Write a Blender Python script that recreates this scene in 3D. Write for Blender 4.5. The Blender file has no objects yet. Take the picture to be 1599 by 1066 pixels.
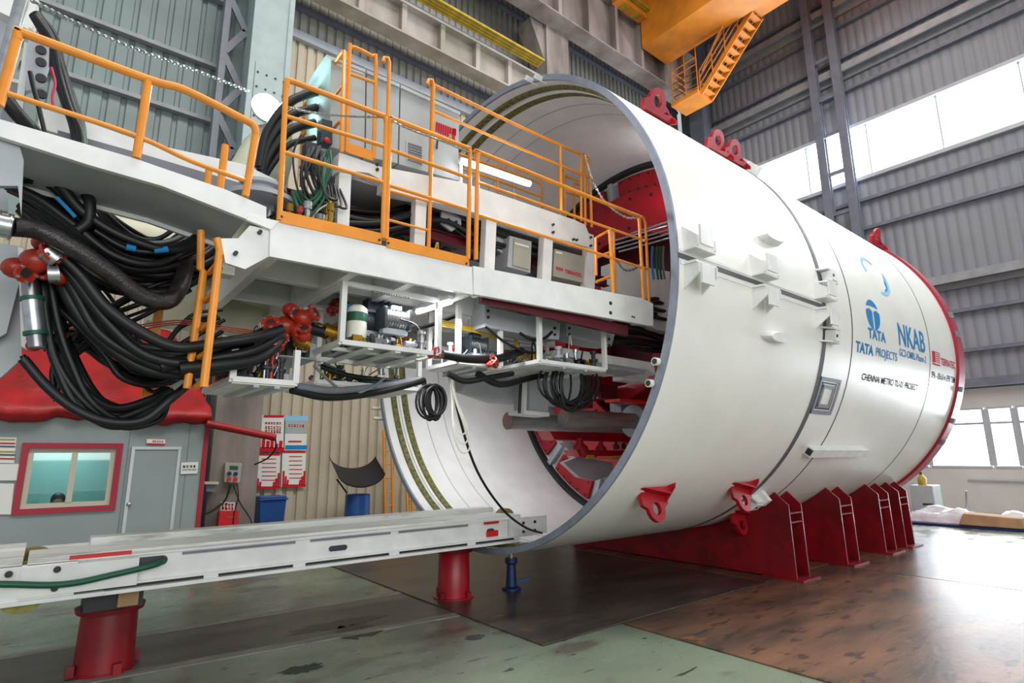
import bpy, bmesh, math, random
from mathutils import Vector, Matrix
PI = math.pi
random.seed(7)
SC = bpy.context.scene
COL = SC.collection
V = Vector

# ------------------------------------------------------------------ camera
FPX, PITCH, ROLL, YAW, EYE = 882.51, 0.199361, -0.00659, 0.8909256, 1.8
FW = V((math.cos(YAW)*math.cos(PITCH), math.sin(YAW)*math.cos(PITCH), math.sin(PITCH)))
RT = V((math.sin(YAW), -math.cos(YAW), 0))
UP = RT.cross(FW)
cr, sr = math.cos(ROLL), math.sin(ROLL)
CX = cr*RT + sr*UP
CY = -sr*RT + cr*UP
cam_data = bpy.data.cameras.new('camera')
cam = bpy.data.objects.new('camera', cam_data)
COL.objects.link(cam)
cam_data.sensor_width = 36.0
cam_data.lens = FPX/1599*36
cam_data.clip_end = 200
cam.matrix_world = Matrix(((CX.x, CY.x, -FW.x, 0), (CX.y, CY.y, -FW.y, 0), (CX.z, CY.z, -FW.z, EYE), (0, 0, 0, 1)))
SC.camera = cam

def P(px, py, **k):
    """world point seen at a pixel, on the plane x=, y= or z="""
    d = (px-799.5)/FPX*CX - (py-533)/FPX*CY + FW
    a, v = list(k.items())[0]
    i = 'xyz'.index(a)
    t = (v-(EYE if i == 2 else 0))/d[i]
    return V((d.x*t, d.y*t, d.z*t+EYE))

# ------------------------------------------------------------------ light
world = bpy.data.worlds.new('world')
SC.world = world
world.use_nodes = True
bg = world.node_tree.nodes['Background']
bg.inputs[0].default_value = (0.86, 0.93, 1.0, 1)
bg.inputs[1].default_value = 0.55
SC.view_settings.view_transform = 'Standard'
SC.view_settings.look = 'None'
SC.view_settings.gamma = 1
SC.view_settings.use_curve_mapping = False
SC.view_settings.exposure = 0.05
SC.cycles.max_bounces = 6
SC.cycles.diffuse_bounces = 4
SC.cycles.glossy_bounces = 3
SC.cycles.use_denoising = True

def area(name, loc, target, sx, sy, power, color=(1, 1, 1)):
    d = bpy.data.lights.new(name, 'AREA')
    d.shape = 'RECTANGLE'; d.size = sx; d.size_y = sy; d.energy = power; d.color = color
    o = bpy.data.objects.new(name, d); COL.objects.link(o)
    o.location = loc
    o.rotation_euler = (V(target)-V(loc)).to_track_quat('-Z', 'Y').to_euler()
    return o
# added unseen fill from overhead and from behind the viewer; daylight at the windows
area('overhead_fill', (2, 1, 19), (3, 4, 0), 14, 5, 2100, (1, 0.98, 0.94))
area('overhead_fill', (13, 3, 19), (12, 5, 0), 14, 5, 2000, (1, 0.98, 0.95))
area('window_daylight', (22.44, 2.0, 12.95), (0, 2.0, 12.95), 18, 2.0, 2000, (0.85, 0.93, 1))
area('window_daylight', (22.47, 1.9, 2.27), (0, 1.9, 2.27), 9.0, 1.7, 420, (0.9, 0.96, 1))
area('front_fill', (0, -8, 4.2), (5.5, 5, 2.0), 12, 5, 780, (1, 1, 0.98))

# ------------------------------------------------------------------ materials
def s2l(c):
    return tuple(((x/255)/12.92 if x/255 <= 0.04045 else ((x/255+0.055)/1.055)**2.4) for x in c)
def mat(name, rgb, rough=0.5, metal=0.0, var=0.0, vscale=3.0, bump=0.0, bscale=20.0, spec=0.5, rgb2=None, coat=0.0, stretch=None, detail=6, lo=0.35, hi=0.65):
    m = bpy.data.materials.new(name); m.use_nodes = True
    nt = m.node_tree; b = nt.nodes['Principled BSDF']
    c = s2l(rgb)
    b.inputs['Base Color'].default_value = (*c, 1)
    b.inputs['Roughness'].default_value = rough
    b.inputs['Metallic'].default_value = metal
    b.inputs['Specular IOR Level'].default_value = spec
    b.inputs['Coat Weight'].default_value = coat
    b.inputs['Coat Roughness'].default_value = 0.15
    tc = nt.nodes.new('ShaderNodeTexCoord'); mp = nt.nodes.new('ShaderNodeMapping')
    nt.links.new(tc.outputs['Object'], mp.inputs[0])
    if stretch: mp.inputs['Scale'].default_value = stretch
    if rgb2 is None and var > 0: rgb2 = tuple(x*(1-var) for x in rgb)
    if rgb2 is not None:
        n = nt.nodes.new('ShaderNodeTexNoise'); n.inputs['Scale'].default_value = vscale; n.inputs['Detail'].default_value = detail
        nt.links.new(mp.outputs[0], n.inputs['Vector'])
        r = nt.nodes.new('ShaderNodeValToRGB')
        r.color_ramp.elements[0].position = lo; r.color_ramp.elements[1].position = hi
        r.color_ramp.elements[0].color = (*s2l(rgb2), 1); r.color_ramp.elements[1].color = (*c, 1)
        nt.links.new(n.outputs[0], r.inputs[0]); nt.links.new(r.outputs[0], b.inputs['Base Color'])
    if bump > 0:
        n2 = nt.nodes.new('ShaderNodeTexNoise'); n2.inputs['Scale'].default_value = bscale; n2.inputs['Detail'].default_value = 4
        nt.links.new(mp.outputs[0], n2.inputs['Vector'])
        bp = nt.nodes.new('ShaderNodeBump'); bp.inputs['Strength'].default_value = bump; bp.inputs['Distance'].default_value = 0.02
        nt.links.new(n2.outputs[0], bp.inputs['Height']); nt.links.new(bp.outputs[0], b.inputs['Normal'])
    return m
def specks(m, rgb, scale, thr, stretch=(1, 1, 1), amount=1.0):
    """scatters small patches of another colour over a material's own colour"""
    nt = m.node_tree; b = nt.nodes['Principled BSDF']; L = nt.links; old = b.inputs['Base Color'].links[0].from_socket
    tc = nt.nodes.new('ShaderNodeTexCoord'); mp = nt.nodes.new('ShaderNodeMapping'); mp.inputs['Scale'].default_value = stretch; n = nt.nodes.new('ShaderNodeTexNoise')
    n.inputs['Scale'].default_value = scale; n.inputs['Detail'].default_value = 8; n.inputs['Roughness'].default_value = .65
    L.new(tc.outputs['Object'], mp.inputs[0]); L.new(mp.outputs[0], n.inputs['Vector'])
    r = nt.nodes.new('ShaderNodeValToRGB'); r.color_ramp.elements[0].position = thr; r.color_ramp.elements[1].position = thr+.05
    r.color_ramp.elements[1].color = (amount, amount, amount, 1)
    x = nt.nodes.new('ShaderNodeMixRGB'); x.inputs[2].default_value = (*s2l(rgb), 1); L.new(n.outputs[0], r.inputs[0]); L.new(r.outputs[0], x.inputs[0]); L.new(old, x.inputs[1]); L.new(x.outputs[0], b.inputs['Base Color'])
def emit(name, rgb, strength):
    m = bpy.data.materials.new(name); m.use_nodes = True
    nt = m.node_tree; b = nt.nodes['Principled BSDF']
    b.inputs['Base Color'].default_value = (*s2l(rgb), 1)
    b.inputs['Emission Color'].default_value = (*s2l(rgb), 1)
    b.inputs['Emission Strength'].default_value = strength
    return m
M = dict(
    shell=mat('shield_paint', (238, 237, 229), 0.36, var=0.03, vscale=1.3, bump=0.06, bscale=2.2, coat=0.12),
    inner=mat('shield_inner_paint', (236, 237, 236), 0.33, var=0.05, vscale=2, bump=0.06, bscale=3, coat=0.25),
    white=mat('white_paint', (235, 235, 232), 0.38, var=0.06, vscale=4, bump=0.05, bscale=12),
    scuffed=mat('scuffed_white_paint', (226, 228, 222), 0.42, rgb2=(165, 168, 158), vscale=3.5, bump=0.1, bscale=14, stretch=(0.6, 3, 3), lo=0.28, hi=0.46),
    cream=mat('cream_primer', (208, 203, 178), 0.5, var=0.08),
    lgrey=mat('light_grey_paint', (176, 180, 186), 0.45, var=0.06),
    mgrey=mat('mid_grey_paint', (120, 124, 132), 0.5, var=0.1),
    rim=mat('machined_grey_rim', (132, 139, 152), 0.5, var=0.08, vscale=8),
    dark=mat('dark_seal', (38, 38, 42), 0.55),
    groove=mat('joint_groove', (88, 88, 92), 0.6),
    olive=mat('olive_brush', (122, 120, 66), 0.75, rgb2=(84, 84, 44), vscale=14),
    orange=mat('orange_paint', (234, 146, 40), 0.36, var=0.07, vscale=6),
    craneorange=mat('crane_orange_paint', (232, 140, 38), 0.45, var=0.12, vscale=1.5),
    red=mat('red_paint', (176, 14, 32), 0.36, var=0.15, vscale=3),
    cradlered=mat('cradle_red_paint', (148, 14, 26), 0.42, rgb2=(105, 10, 18), vscale=2.5),
    maroon=mat('maroon_paint', (96, 20, 34), 0.45, var=0.15),
    valvered=mat('valve_red_paint', (172, 42, 24), 0.36, var=0.15, vscale=8),
    plasticred=mat('plain_red', (205, 28, 28), 0.4),
    tarp=mat('red_tarpaulin', (178, 20, 24), 0.5, var=0.25, vscale=2, bump=1.0, bscale=4.5),
    black=mat('black_rubber', (12, 13, 15), 0.48, bump=0.05, bscale=60),
    steel=mat('bare_steel', (150, 150, 152), 0.32, 0.9, var=0.2, vscale=5),
    darksteel=mat('dark_steel', (168, 166, 162), 0.34, 0.7, rgb2=(146, 144, 140), vscale=8, stretch=(0.3, 3, 3)),
    chrome=mat('galvanised_steel', (190, 194, 196), 0.3, 0.85, var=0.15, vscale=12),
    brass=mat('brass_fitting', (170, 130, 40), 0.35, 0.8, var=0.2),
    concrete=mat('painted_concrete', (150, 140, 132), 0.75, rgb2=(104, 94, 86), vscale=1.4, bump=0.15, bscale=6, stretch=(1, 1, 0.35)),
    column=mat('column_paint', (158, 172, 172), 0.6, var=0.06),
    wallcream=mat('beige_sheet', (186, 174, 152), 0.55, var=0.07, vscale=1.0),
    wallgreen=mat('grey_green_sheet', (128, 143, 141), 0.55, var=0.1, vscale=0.8),
    wallgrey=mat('grey_sheet', (160, 157, 150), 0.55, var=0.08, vscale=0.8),
    wallright=mat('blue_grey_sheet', (136, 139, 147), 0.6, var=0.05, vscale=0.5),
    purlin=mat('purlin_paint', (150, 152, 156), 0.55, var=0.1),
    purlindark=mat('dark_girder_paint', (112, 116, 130), 0.6, var=0.1),
    render=mat('white_render', (206, 200, 196), 0.85, var=0.05, vscale=1),
    cabin=mat('grey_sandwich_panel', (142, 152, 152), 0.5, var=0.04, vscale=1.2),
    cabinred=mat('crimson_trim', (158, 26, 48), 0.45),
    alu=mat('aluminium_frame', (190, 194, 196), 0.35, 0.5),
    frame=mat('beige_window_frame', (190, 182, 164), 0.5),
    blue=mat('blue_plastic', (22, 74, 140), 0.42, var=0.1),
    jackblue=mat('jack_blue', (16, 46, 100), 0.42, var=0.2, vscale=8),
    tank=mat('white_plastic', (228, 226, 214), 0.4),
    green=mat('green_band', (20, 84, 58), 0.45),
    motor=mat('dark_motor', (52, 60, 70), 0.45, var=0.2, vscale=10),
    yellow=mat('yellow_rail', (190, 160, 40), 0.45, var=0.2, vscale=4),
    wheel=mat('yellow_polyurethane', (150, 142, 50), 0.6, rgb2=(120, 112, 70), vscale=14),
    cabinet=mat('electrical_cabinet_grey', (170, 176, 176), 0.42, var=0.04),
    boxgrey=mat('junction_box_grey', (166, 164, 150), 0.45, var=0.05),
    ink_red=mat('red_lettering', (196, 30, 48), 0.8, spec=.15),
    ink_blue=mat('blue_lettering', (38, 128, 186), 0.8, spec=.15),
    ink_lblue=mat('pale_blue_lettering', (140, 196, 226), 0.8, spec=.15),
    ink_black=mat('black_lettering', (40, 40, 46), 0.8, spec=.15),
    paper=mat('paper', (222, 222, 214), 0.7),
    cardboard=mat('cardboard', (176, 140, 102), 0.8, var=0.12),
    wrap=mat('plastic_wrap', (216, 214, 218), 0.25, var=0.12, vscale=4, bump=0.8, bscale=6),
    skin=mat('skin', (196, 150, 120), 0.6),
    hair=mat('dark_hair', (26, 24, 26), 0.6),
    pink=mat('pink_fabric', (206, 60, 96), 0.7),
)
M['tube'] = emit('lit_tube', (240, 248, 255), 14)
M['lamp'] = emit('lit_lamp', (200, 255, 244), 60)
M['daylight'] = emit('daylit_pane', (232, 243, 255), 3.4)
M['cabinglow'] = emit('lit_interior', (96, 190, 184), 0.75)

# ------------------------------------------------------------------ mesh helper
ORIG = {}
def ortho(d, up=None):
    d = V(d).normalized()
    u = V(up) if up is not None else (V((0, 0, 1)) if abs(d.z) < 0.95 else V((0, 1, 0)))
    a = u.cross(d)
    if a.length < 1e-6: a = V((1, 0, 0)).cross(d)
    a.normalize(); b = d.cross(a)
    return a, b      # a sideways, b towards up
class MB:
    def __init__(s): s.v = []; s.f = []; s.sm = []; s.mi = []; s.cur = 0
    def face(s, idx, smooth=False): s.f.append(idx); s.sm.append(smooth); s.mi.append(s.cur)
    def box(s, a, b):
        x0, x1 = sorted((a[0], b[0])); y0, y1 = sorted((a[1], b[1])); z0, z1 = sorted((a[2], b[2]))
        s.hexa([V((x, y, z)) for z in (z0, z1) for x, y in ((x0, y0), (x1, y0), (x1, y1), (x0, y1))]); return s
    def hexa(s, p):
        n = len(s.v); s.v += [V(q) for q in p]
        for q in ((3, 2, 1, 0), (4, 5, 6, 7), (0, 1, 5, 4), (1, 2, 6, 5), (2, 3, 7, 6), (3, 0, 4, 7)): s.face([n+i for i in q])
        return s
    def bar(s, p, q, w, h=None, up=None):
        h = h or w; p, q = V(p), V(q); a, b = ortho(q-p, up); a = a*w/2; b = b*h/2
        s.hexa([p-a-b, p+a-b, p+a+b, p-a+b, q-a-b, q+a-b, q+a+b, q-a+b]); return s
    def ibeam(s, p, q, w, h, t=0.012, up=None):
        p, q = V(p), V(q); a, b = ortho(q-p, up)
        s.bar(p+b*(h/2-t/2), q+b*(h/2-t/2), w, t, up); s.bar(p-b*(h/2-t/2), q-b*(h/2-t/2), w, t, up); s.bar(p, q, t, h-2*t, up); return s
    def prism(s, pts, off):
        n = len(s.v); k = len(pts); off = V(off); s.v += [V(p) for p in pts]+[V(p)+off for p in pts]
        s.face([n+i for i in range(k)][::-1]); s.face([n+k+i for i in range(k)])
        for i in range(k): j = (i+1) % k; s.face([n+i, n+j, n+k+j, n+k+i])
        return s
    def tube(s, pts, r, n=8, caps=True, closed=False):
        pts = [V(p) for p in pts]; k = len(pts); base = len(s.v); prev = None
        for i, p in enumerate(pts):
            if closed: d = pts[(i+1) % k]-pts[i-1]
            else: d = pts[min(i+1, k-1)]-pts[max(i-1, 0)]
            if d.length < 1e-9: d = V((0, 0, 1))
            d.normalize()
            if prev is None: a, b = ortho(d)
            else:
                a = prev-d*prev.dot(d)
                if a.length < 1e-6: a, b = ortho(d)
                a.normalize(); b = d.cross(a)
            prev = a
            rr = r[i] if isinstance(r, (list, tuple)) else r
            for j in range(n):
                t = 2*PI*j/n; s.v.append(p+a*math.cos(t)*rr+b*math.sin(t)*rr)
        for i in range(k if closed else k-1):
            i2 = (i+1) % k
            for j in range(n):
                j2 = (j+1) % n; s.face([base+i*n+j, base+i*n+j2, base+i2*n+j2, base+i2*n+j], True)
        if caps and not closed:
            s.face([base+j for j in range(n)][::-1]); s.face([base+(k-1)*n+j for j in range(n)])
        return s
    def cyl(s, p, q, r, n=20, r2=None): return s.tube([p, q], [r, r if r2 is None else r2], n)
    def lathe(s, o, axis, prof, n=48, a0=0, a1=2*PI, up=None, smooth=True, close=False):
        o = V(o); d = V(axis).normalized(); a, b = ortho(d, up); base = len(s.v); full = abs(a1-a0-2*PI) < 1e-6
        m = n if full else n+1
        for (t, r) in prof:
            for j in range(m):
                g = a0+(a1-a0)*j/n; s.v.append(o+d*t+a*math.cos(g)*r+b*math.sin(g)*r)
        k = len(prof)
        for i in range(k if close else k-1):
            i2 = (i+1) % k
            for j in range(n):
                j2 = (j+1) % m; s.face([base+i*m+j, base+i*m+j2, base+i2*m+j2, base+i2*m+j], smooth)
        if close and not full:
            s.face([base+i*m for i in range(k)]); s.face([base+i*m+n for i in range(k)][::-1])
        return s
    def sph(s, c, r, n=12, sc=(1, 1, 1)):
        c = V(c); base = len(s.v); h = n//2+1
        for i in range(h+1):
            t = PI*i/h
            for j in range(n):
                g = 2*PI*j/n; s.v.append(c+V((math.sin(t)*math.cos(g)*r*sc[0], math.sin(t)*math.sin(g)*r*sc[1], math.cos(t)*r*sc[2])))
        for i in range(h):
            for j in range(n):
                j2 = (j+1) % n; s.face([base+i*n+j, base+(i+1)*n+j, base+(i+1)*n+j2, base+i*n+j2], True)
        return s
    def build(s, name, material, parent=None, origin=None, bevel=0):
        me = bpy.data.meshes.new(name)
        if parent is not None: o0 = ORIG[parent]
        elif origin is not None: o0 = V(origin)
        else:
            lo = V([min(v[i] for v in s.v) for i in range(3)]); hi = V([max(v[i] for v in s.v) for i in range(3)])
            o0 = V(((lo.x+hi.x)/2, (lo.y+hi.y)/2, lo.z))
        me.from_pydata([tuple(v-o0) for v in s.v], [], s.f)
        mats = material if isinstance(material, (list, tuple)) else [material]
        for m in mats: me.materials.append(m)
        me.polygons.foreach_set('use_smooth', s.sm); me.polygons.foreach_set('material_index', s.mi)
        bm = bmesh.new(); bm.from_mesh(me); bmesh.ops.recalc_face_normals(bm, faces=bm.faces)
        bm.to_mesh(me); bm.free(); me.set_sharp_from_angle(angle=math.radians(50)); me.update()
        o = bpy.data.objects.new(name, me); COL.objects.link(o)
        if parent is not None: o.parent = parent
        else: o.location = o0
        ORIG[o] = o0
        if bevel:
            md = o.modifiers.new('bevel', 'BEVEL'); md.width = bevel; md.segments = 2; md.limit_method = 'ANGLE'
        return o
def tag(o, label=None, cat=None, group=None, kind=None):
    if label: o['label'] = label
    if cat: o['category'] = cat
    if group: o['group'] = group
    if kind: o['kind'] = kind
    return o
def thing(name, label, cat, loc=(0, 0, 0), group=None):
    o = bpy.data.objects.new(name, None); COL.objects.link(o); o.location = loc; o.empty_display_size = 0.1
    ORIG[o] = V(loc); return tag(o, label, cat, group)
def struct(name, mb, m, bevel=0): return tag(mb.build(name, m, bevel=bevel), kind='structure')
def kids(o): return [c for c in bpy.data.objects if c.parent == o]
def copy_tree(o, parent=None, names={}):
    c = o.copy(); COL.objects.link(c); c.parent = parent
    for ch in kids(o): copy_tree(ch, c)
    return c
def smooth_path(pts, k=6):
    pts = [V(p) for p in pts]
    if len(pts) < 3: return pts
    q = [2*pts[0]-pts[1]]+pts+[2*pts[-1]-pts[-2]]; out = []
    for i in range(1, len(q)-2):
        for j in range(k):
            t = j/k; p0, p1, p2, p3 = q[i-1:i+3]
            out.append(0.5*((2*p1)+(-p0+p2)*t+(2*p0-5*p1+4*p2-p3)*t*t+(-p0+3*p1-3*p2+p3)*t**3))
    return out+[pts[-1]]
def text_mesh(body, size, font_space=1.0, bold=0.0):
    cu = bpy.data.curves.new('t', 'FONT'); cu.body = body; cu.size = size; cu.space_character = font_space; cu.offset = bold
    o = bpy.data.objects.new('t', cu); COL.objects.link(o)
    dg = bpy.context.evaluated_depsgraph_get()
    me = bpy.data.meshes.new_from_object(o.evaluated_get(dg))
    bpy.data.objects.remove(o); bpy.data.curves.remove(cu)
    vs = [(v.co.x, v.co.y) for v in me.vertices]; fs = [list(p.vertices) for p in me.polygons]
    bpy.data.meshes.remove(me)
    return vs, fs
def flat_text(mb, body, o, xdir, ydir, height, width, bold=0.0, shear=0):
    """writes body inside the rectangle at o spanned by xdir*width, ydir*height, as raised thin lettering"""
    vs, fs = text_mesh(body, 1.0, bold=bold)
    x0 = min(v[0] for v in vs); x1 = max(v[0] for v in vs); y0 = min(v[1] for v in vs); y1 = max(v[1] for v in vs)
    n = len(mb.v); o = V(o); xd = V(xdir).normalized(); yd = V(ydir).normalized()
    for a, b in vs:
        u = (a-x0)/(x1-x0)*width; w = (b-y0)/max(1e-6, y1-y0)*height
        mb.v.append(o+xd*(u+shear*w)+yd*w)
    for f in fs: mb.face([n+i for i in f])
def marks(x0, y0, x1, y1, n, m, parent, y, seed=1, tall=1.0):
    """a row of n small irregular printed marks between two pixel corners, unreadably small as in the photo"""
    R_ = random.Random(seed); mb = MB(); w = (x1-x0)/n
    for i in range(n):
        u = x0+w*(i+.12); v = y0+(y1-y0)*(i+.5)/n; h = tall*R_.uniform(.8, 1.1); ww = w*R_.uniform(.55, .75)
        for a, b, c, d in ((0, -.5, 1, -.25), (R_.uniform(0, .4), -.5, R_.uniform(.5, .7), .5), (0, R_.uniform(.1, .3), 1, .5)):
            mb.prism([P(u+ww*a, v+h*b, y=y), P(u+ww*c, v+h*b, y=y), P(u+ww*c, v+h*d, y=y), P(u+ww*a, v+h*d, y=y)], (0, .003, 0))
    return mb.build('printed_marks', M[m], parent)
# @@SETTING
# ------------------------------------------------------------------ setting
XR, YL, ZC = 22.5, 14.5, 24.0
def mat_floor():
    m = mat('painted_floor', (112, 130, 122), 0.5, bump=0.05, bscale=9)
    nt = m.node_tree; b = nt.nodes['Principled BSDF']; L = nt.links
    tc = nt.nodes.new('ShaderNodeTexCoord')
    def noise(sc, det, stretch):
        mp = nt.nodes.new('ShaderNodeMapping'); mp.inputs['Scale'].default_value = stretch
        n = nt.nodes.new('ShaderNodeTexNoise'); n.inputs['Scale'].default_value = sc; n.inputs['Detail'].default_value = det
        L.new(tc.outputs['Object'], mp.inputs[0]); L.new(mp.outputs[0], n.inputs['Vector']); return n
    def ramp(n, lo, hi, c0, c1):
        r = nt.nodes.new('ShaderNodeValToRGB'); r.color_ramp.elements[0].position = lo; r.color_ramp.elements[1].position = hi
        r.color_ramp.elements[0].color = (*s2l(c0), 1); r.color_ramp.elements[1].color = (*s2l(c1), 1); L.new(n.outputs[0], r.inputs[0]); return r
    base = ramp(noise(0.5, 8, (1, 1, 1)), 0.35, 0.65, (106, 112, 96), (122, 136, 116))
    worn = ramp(noise(1.1, 10, (0.8, 1.5, 1)), 0.56, 0.64, (0, 0, 0), (255, 255, 255))
    mx = nt.nodes.new('ShaderNodeMixRGB'); mx.inputs[2].default_value = (*s2l((98, 94, 84)), 1)
    L.new(worn.outputs[0], mx.inputs[0]); L.new(base.outputs[0], mx.inputs[1])
    sp = ramp(noise(6, 4, (0.6, 2.5, 1)), 0.665, 0.69, (0, 0, 0), (255, 255, 255))
    mx2 = nt.nodes.new('ShaderNodeMixRGB'); mx2.inputs[2].default_value = (*s2l((50, 56, 50)), 1)
    L.new(sp.outputs[0], mx2.inputs[0]); L.new(mx.outputs[0], mx2.inputs[1])
    L.new(mx2.outputs[0], b.inputs['Base Color'])
    rr = ramp(noise(1.5, 6, (1, 2, 1)), 0.3, 0.7, (105, 105, 105), (175, 175, 175)); L.new(rr.outputs[0], b.inputs['Roughness'])
    return m
M['floor'] = mat_floor()
M['plate'] = mat('rusty_steel_plate', (124, 88, 68), 0.32, rgb2=(70, 57, 50), vscale=1.1, bump=0.12, bscale=12, detail=15, stretch=(.6, 2.0, 1), lo=0.36, hi=0.66)
M['plate2'] = mat('scuffed_dark_plate', (86, 74, 66), 0.32, rgb2=(54, 50, 47), vscale=1.2, bump=0.12, bscale=12, detail=15, stretch=(.6, 2.0, 1), lo=0.36, hi=0.66)
M['track'] = mat('worn_track_strip', (146, 146, 134), 0.5, rgb2=(110, 110, 100), vscale=5, stretch=(0.5, 3, 1))
M['soot'] = mat('dark_floor_stain', (46, 50, 48), 0.4, var=0.3, vscale=5)
for k_ in ('plate', 'plate2'): specks(M[k_], (56, 46, 42), 3.5, .56, (.7, 2, 1), .8); specks(M[k_], (150, 130, 112), 26, .70, (1, 1.4, 1), .8); specks(M[k_], (150, 92, 56), 2.2, .62, (.8, 1.6, 1), .6)
specks(M['floor'], (66, 74, 64), 14, .66, (.7, 2, 1), .8); specks(M['floor'], (170, 178, 164), 30, .72, (1, 1, 1), .7)
struct('floor', MB().box((-14, -12, -0.2), (XR, YL, 0)), M['floor'])
# steel plates lying on the floor, each with its own edge
def plate(x0, y0, x1, y1, m, label, z=0.016):
    tag(MB().box((x0, y0, 0.0005), (x1, y1, z)).build('steel_floor_plate', M[m], bevel=0.004), label, 'floor plate', 'steel plates laid on the floor')
plate(3.93, 4.42, 8.2, 9.8, 'plate2', 'dark scuffed steel floor plate under the open tail of the shield')
plate(8.22, 4.42, 13.6, 9.8, 'plate', 'rust brown steel floor plate under the red cradles')
plate(5.08, -2.0, 10.2, 4.40, 'plate', 'rust brown steel floor plate at the lower right in front of the nearest cradle')
plate(10.22, -2.0, 14.6, 4.40, 'plate', 'rust brown steel floor plate beside the far cradles near the windows')
# two worn track strips let into the floor, running across the hall
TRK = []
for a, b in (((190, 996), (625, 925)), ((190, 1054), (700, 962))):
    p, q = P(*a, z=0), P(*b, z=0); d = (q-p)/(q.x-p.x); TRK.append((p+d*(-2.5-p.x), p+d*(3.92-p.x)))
M['lane'] = mat('worn_shaded_lane', (104, 102, 92), 0.42, rgb2=(74, 74, 68), vscale=1.2, detail=12, bump=.05, bscale=10, stretch=(.7, 2, 1))  # worn paint plus the gantry's shadow painted into the lane colour
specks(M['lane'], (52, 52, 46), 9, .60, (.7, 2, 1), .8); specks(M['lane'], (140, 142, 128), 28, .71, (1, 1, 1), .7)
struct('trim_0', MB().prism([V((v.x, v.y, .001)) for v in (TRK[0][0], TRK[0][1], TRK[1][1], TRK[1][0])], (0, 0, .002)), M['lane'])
for n_, (a, b) in enumerate(TRK):
    p, q = V((a[0], a[1], 0.004)), V((b[0], b[1], 0.004))
    struct('trim_%d' % (n_+1), MB().bar(p, q, 0.14, 0.008), M['track'])
def blot(cx, cy, rx, ry, seed):
    r = random.Random(seed); n = 26; mb = MB()
    pts = [V((cx+math.cos(2*PI*i/n)*rx*r.uniform(.6, 1.15), cy+math.sin(2*PI*i/n)*ry*r.uniform(.6, 1.15), 0.002)) for i in range(n)]
    mb.prism(pts, (0, 0, 0.003)); return mb
for i_, (px, py, rx, ry) in enumerate(((530, 975, .55, .16), (470, 1045, .2, .1), (740, 995, .12, .08), (560, 985, .25, .3))):
    c = P(px, py, z=0); tag(blot(c.x, c.y, rx, ry, i_).build('floor_stain', M['soot']), 'dark dried stain on the green floor, %s' % ('largest, below the conveyor', 'small one at the bottom edge of the photo', 'small round one near the red pedestal', 'ragged patch joined to the largest stain')[i_], 'stain', 'dark stains on the floor')

def corrugated(o, udir, length, z0, z1, pitch, depth, ndir, fl=0.62):
    """ribbed sheet: o start, udir along, ndir towards the room"""
    mb = MB(); o = V(o); u = V(udir); nn = V(ndir); n = int(length/pitch); prof = []
    for i in range(n):
        b = i*pitch
        prof += [(b, 0), (b+pitch*fl, 0), (b+pitch*(fl+0.08), depth), (b+pitch*0.92, depth)]
    prof.append((n*pitch, 0))
    for z in (z0, z1):
        for a, d in prof: mb.v.append(V((o.x, o.y, z))+u*a-nn*d)
    k = len(prof)
    for i in range(k-1): mb.face([i, i+1, k+i+1, k+i])
    return mb
# left long wall: beige sheet below, grey green above, solid skin behind
wl = corrugated((3.6, YL, 0), (1, 0, 0), 9.6, 0, 13.3, 0.26, 0.05, (0, -1, 0)); struct('wall_left', wl, M['wallcream'])
struct('wall_left', corrugated((3.6, YL, 0), (1, 0, 0), 18.9, 13.3, ZC, 0.26, 0.05, (0, -1, 0)), M['wallgrey'])
struct('wall_left', corrugated((13.2, YL, 0), (1, 0, 0), 9.3, 0, 13.3, 0.26, 0.05, (0, -1, 0)), M['wallgrey'])
struct('wall_left', corrugated((-9.4, YL, 0), (1, 0, 0), 13.0, 0, 6.6, 0.26, 0.05, (0, -1, 0)), M['wallcream'])
struct('wall_left', corrugated((-9.4, YL, 0), (1, 0, 0), 13.0, 6.6, ZC, 0.34, 0.05, (0, -1, 0)), M['wallgreen'])
struct('wall_left', MB().box((-10, YL+0.07, 0), (XR, YL+0.2, ZC)), M['wallgrey'])
struct('trim_3', MB().box((3.6, YL-0.16, 13.2), (13.2, YL-0.01, 13.45)).box((3.5, YL-0.12, 0), (3.62, YL-0.01, 13.3)), M['lgrey'])
k_ = 4
for z in (3.0, 5.4, 7.6, 9.9, 11.4, 13.3, 15.3, 17.4, 19.6):
    a = -9.5 if z in (7.6, 9.9, 11.4, 13.3, 15.3, 17.4) else 99
    if a < 9: struct('trim_%d' % k_, MB().bar((a, YL-0.1, z), (2.2, YL-0.1, z), 0.16, 0.1), M['purlin']); k_ += 1
for z in (14.2, 16.2, 18.3, 20.4):
    struct('trim_%d' % k_, MB().bar((3.6, YL-0.1, z), (XR-0.3, YL-0.1, z), 0.16, 0.12), M['purlindark']); k_ += 1
# right end wall
struct('wall_right', MB().box((XR, -12, 0), (XR+0.25, YL, 1.36)).box((XR, -12, 3.18), (XR+0.25, YL, 3.78)), M['render'])
def wr(z0, z1): return corrugated((XR+0.06, -12, 0), (0, 1, 0), 26.5, z0, z1, 0.3, 0.022, (-1, 0, 0))
struct('wall_right', wr(3.78, 11.9), M['wallright'])
struct('wall_right', wr(14.0, ZC), M['wallright'])
struct('trim_%d' % k_, MB().bar((XR-0.16, -12, 3.95), (XR-0.16, YL, 3.95), 0.3, 0.26), M['purlindark']); k_ += 1
def ygirt(z, d=0.14, h=0.12, m='purlin', y1=YL-0.2):
    global k_
    struct('trim_%d' % k_, MB().bar((XR-d/2, -12, z), (XR-d/2, y1, z), d, h), M[m]); k_ += 1
for z in (5.0, 6.3, 9.9, 11.0, 15.6, 17.0, 18.4, 19.8, 21.3): ygirt(z, m='purlindark')
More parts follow.
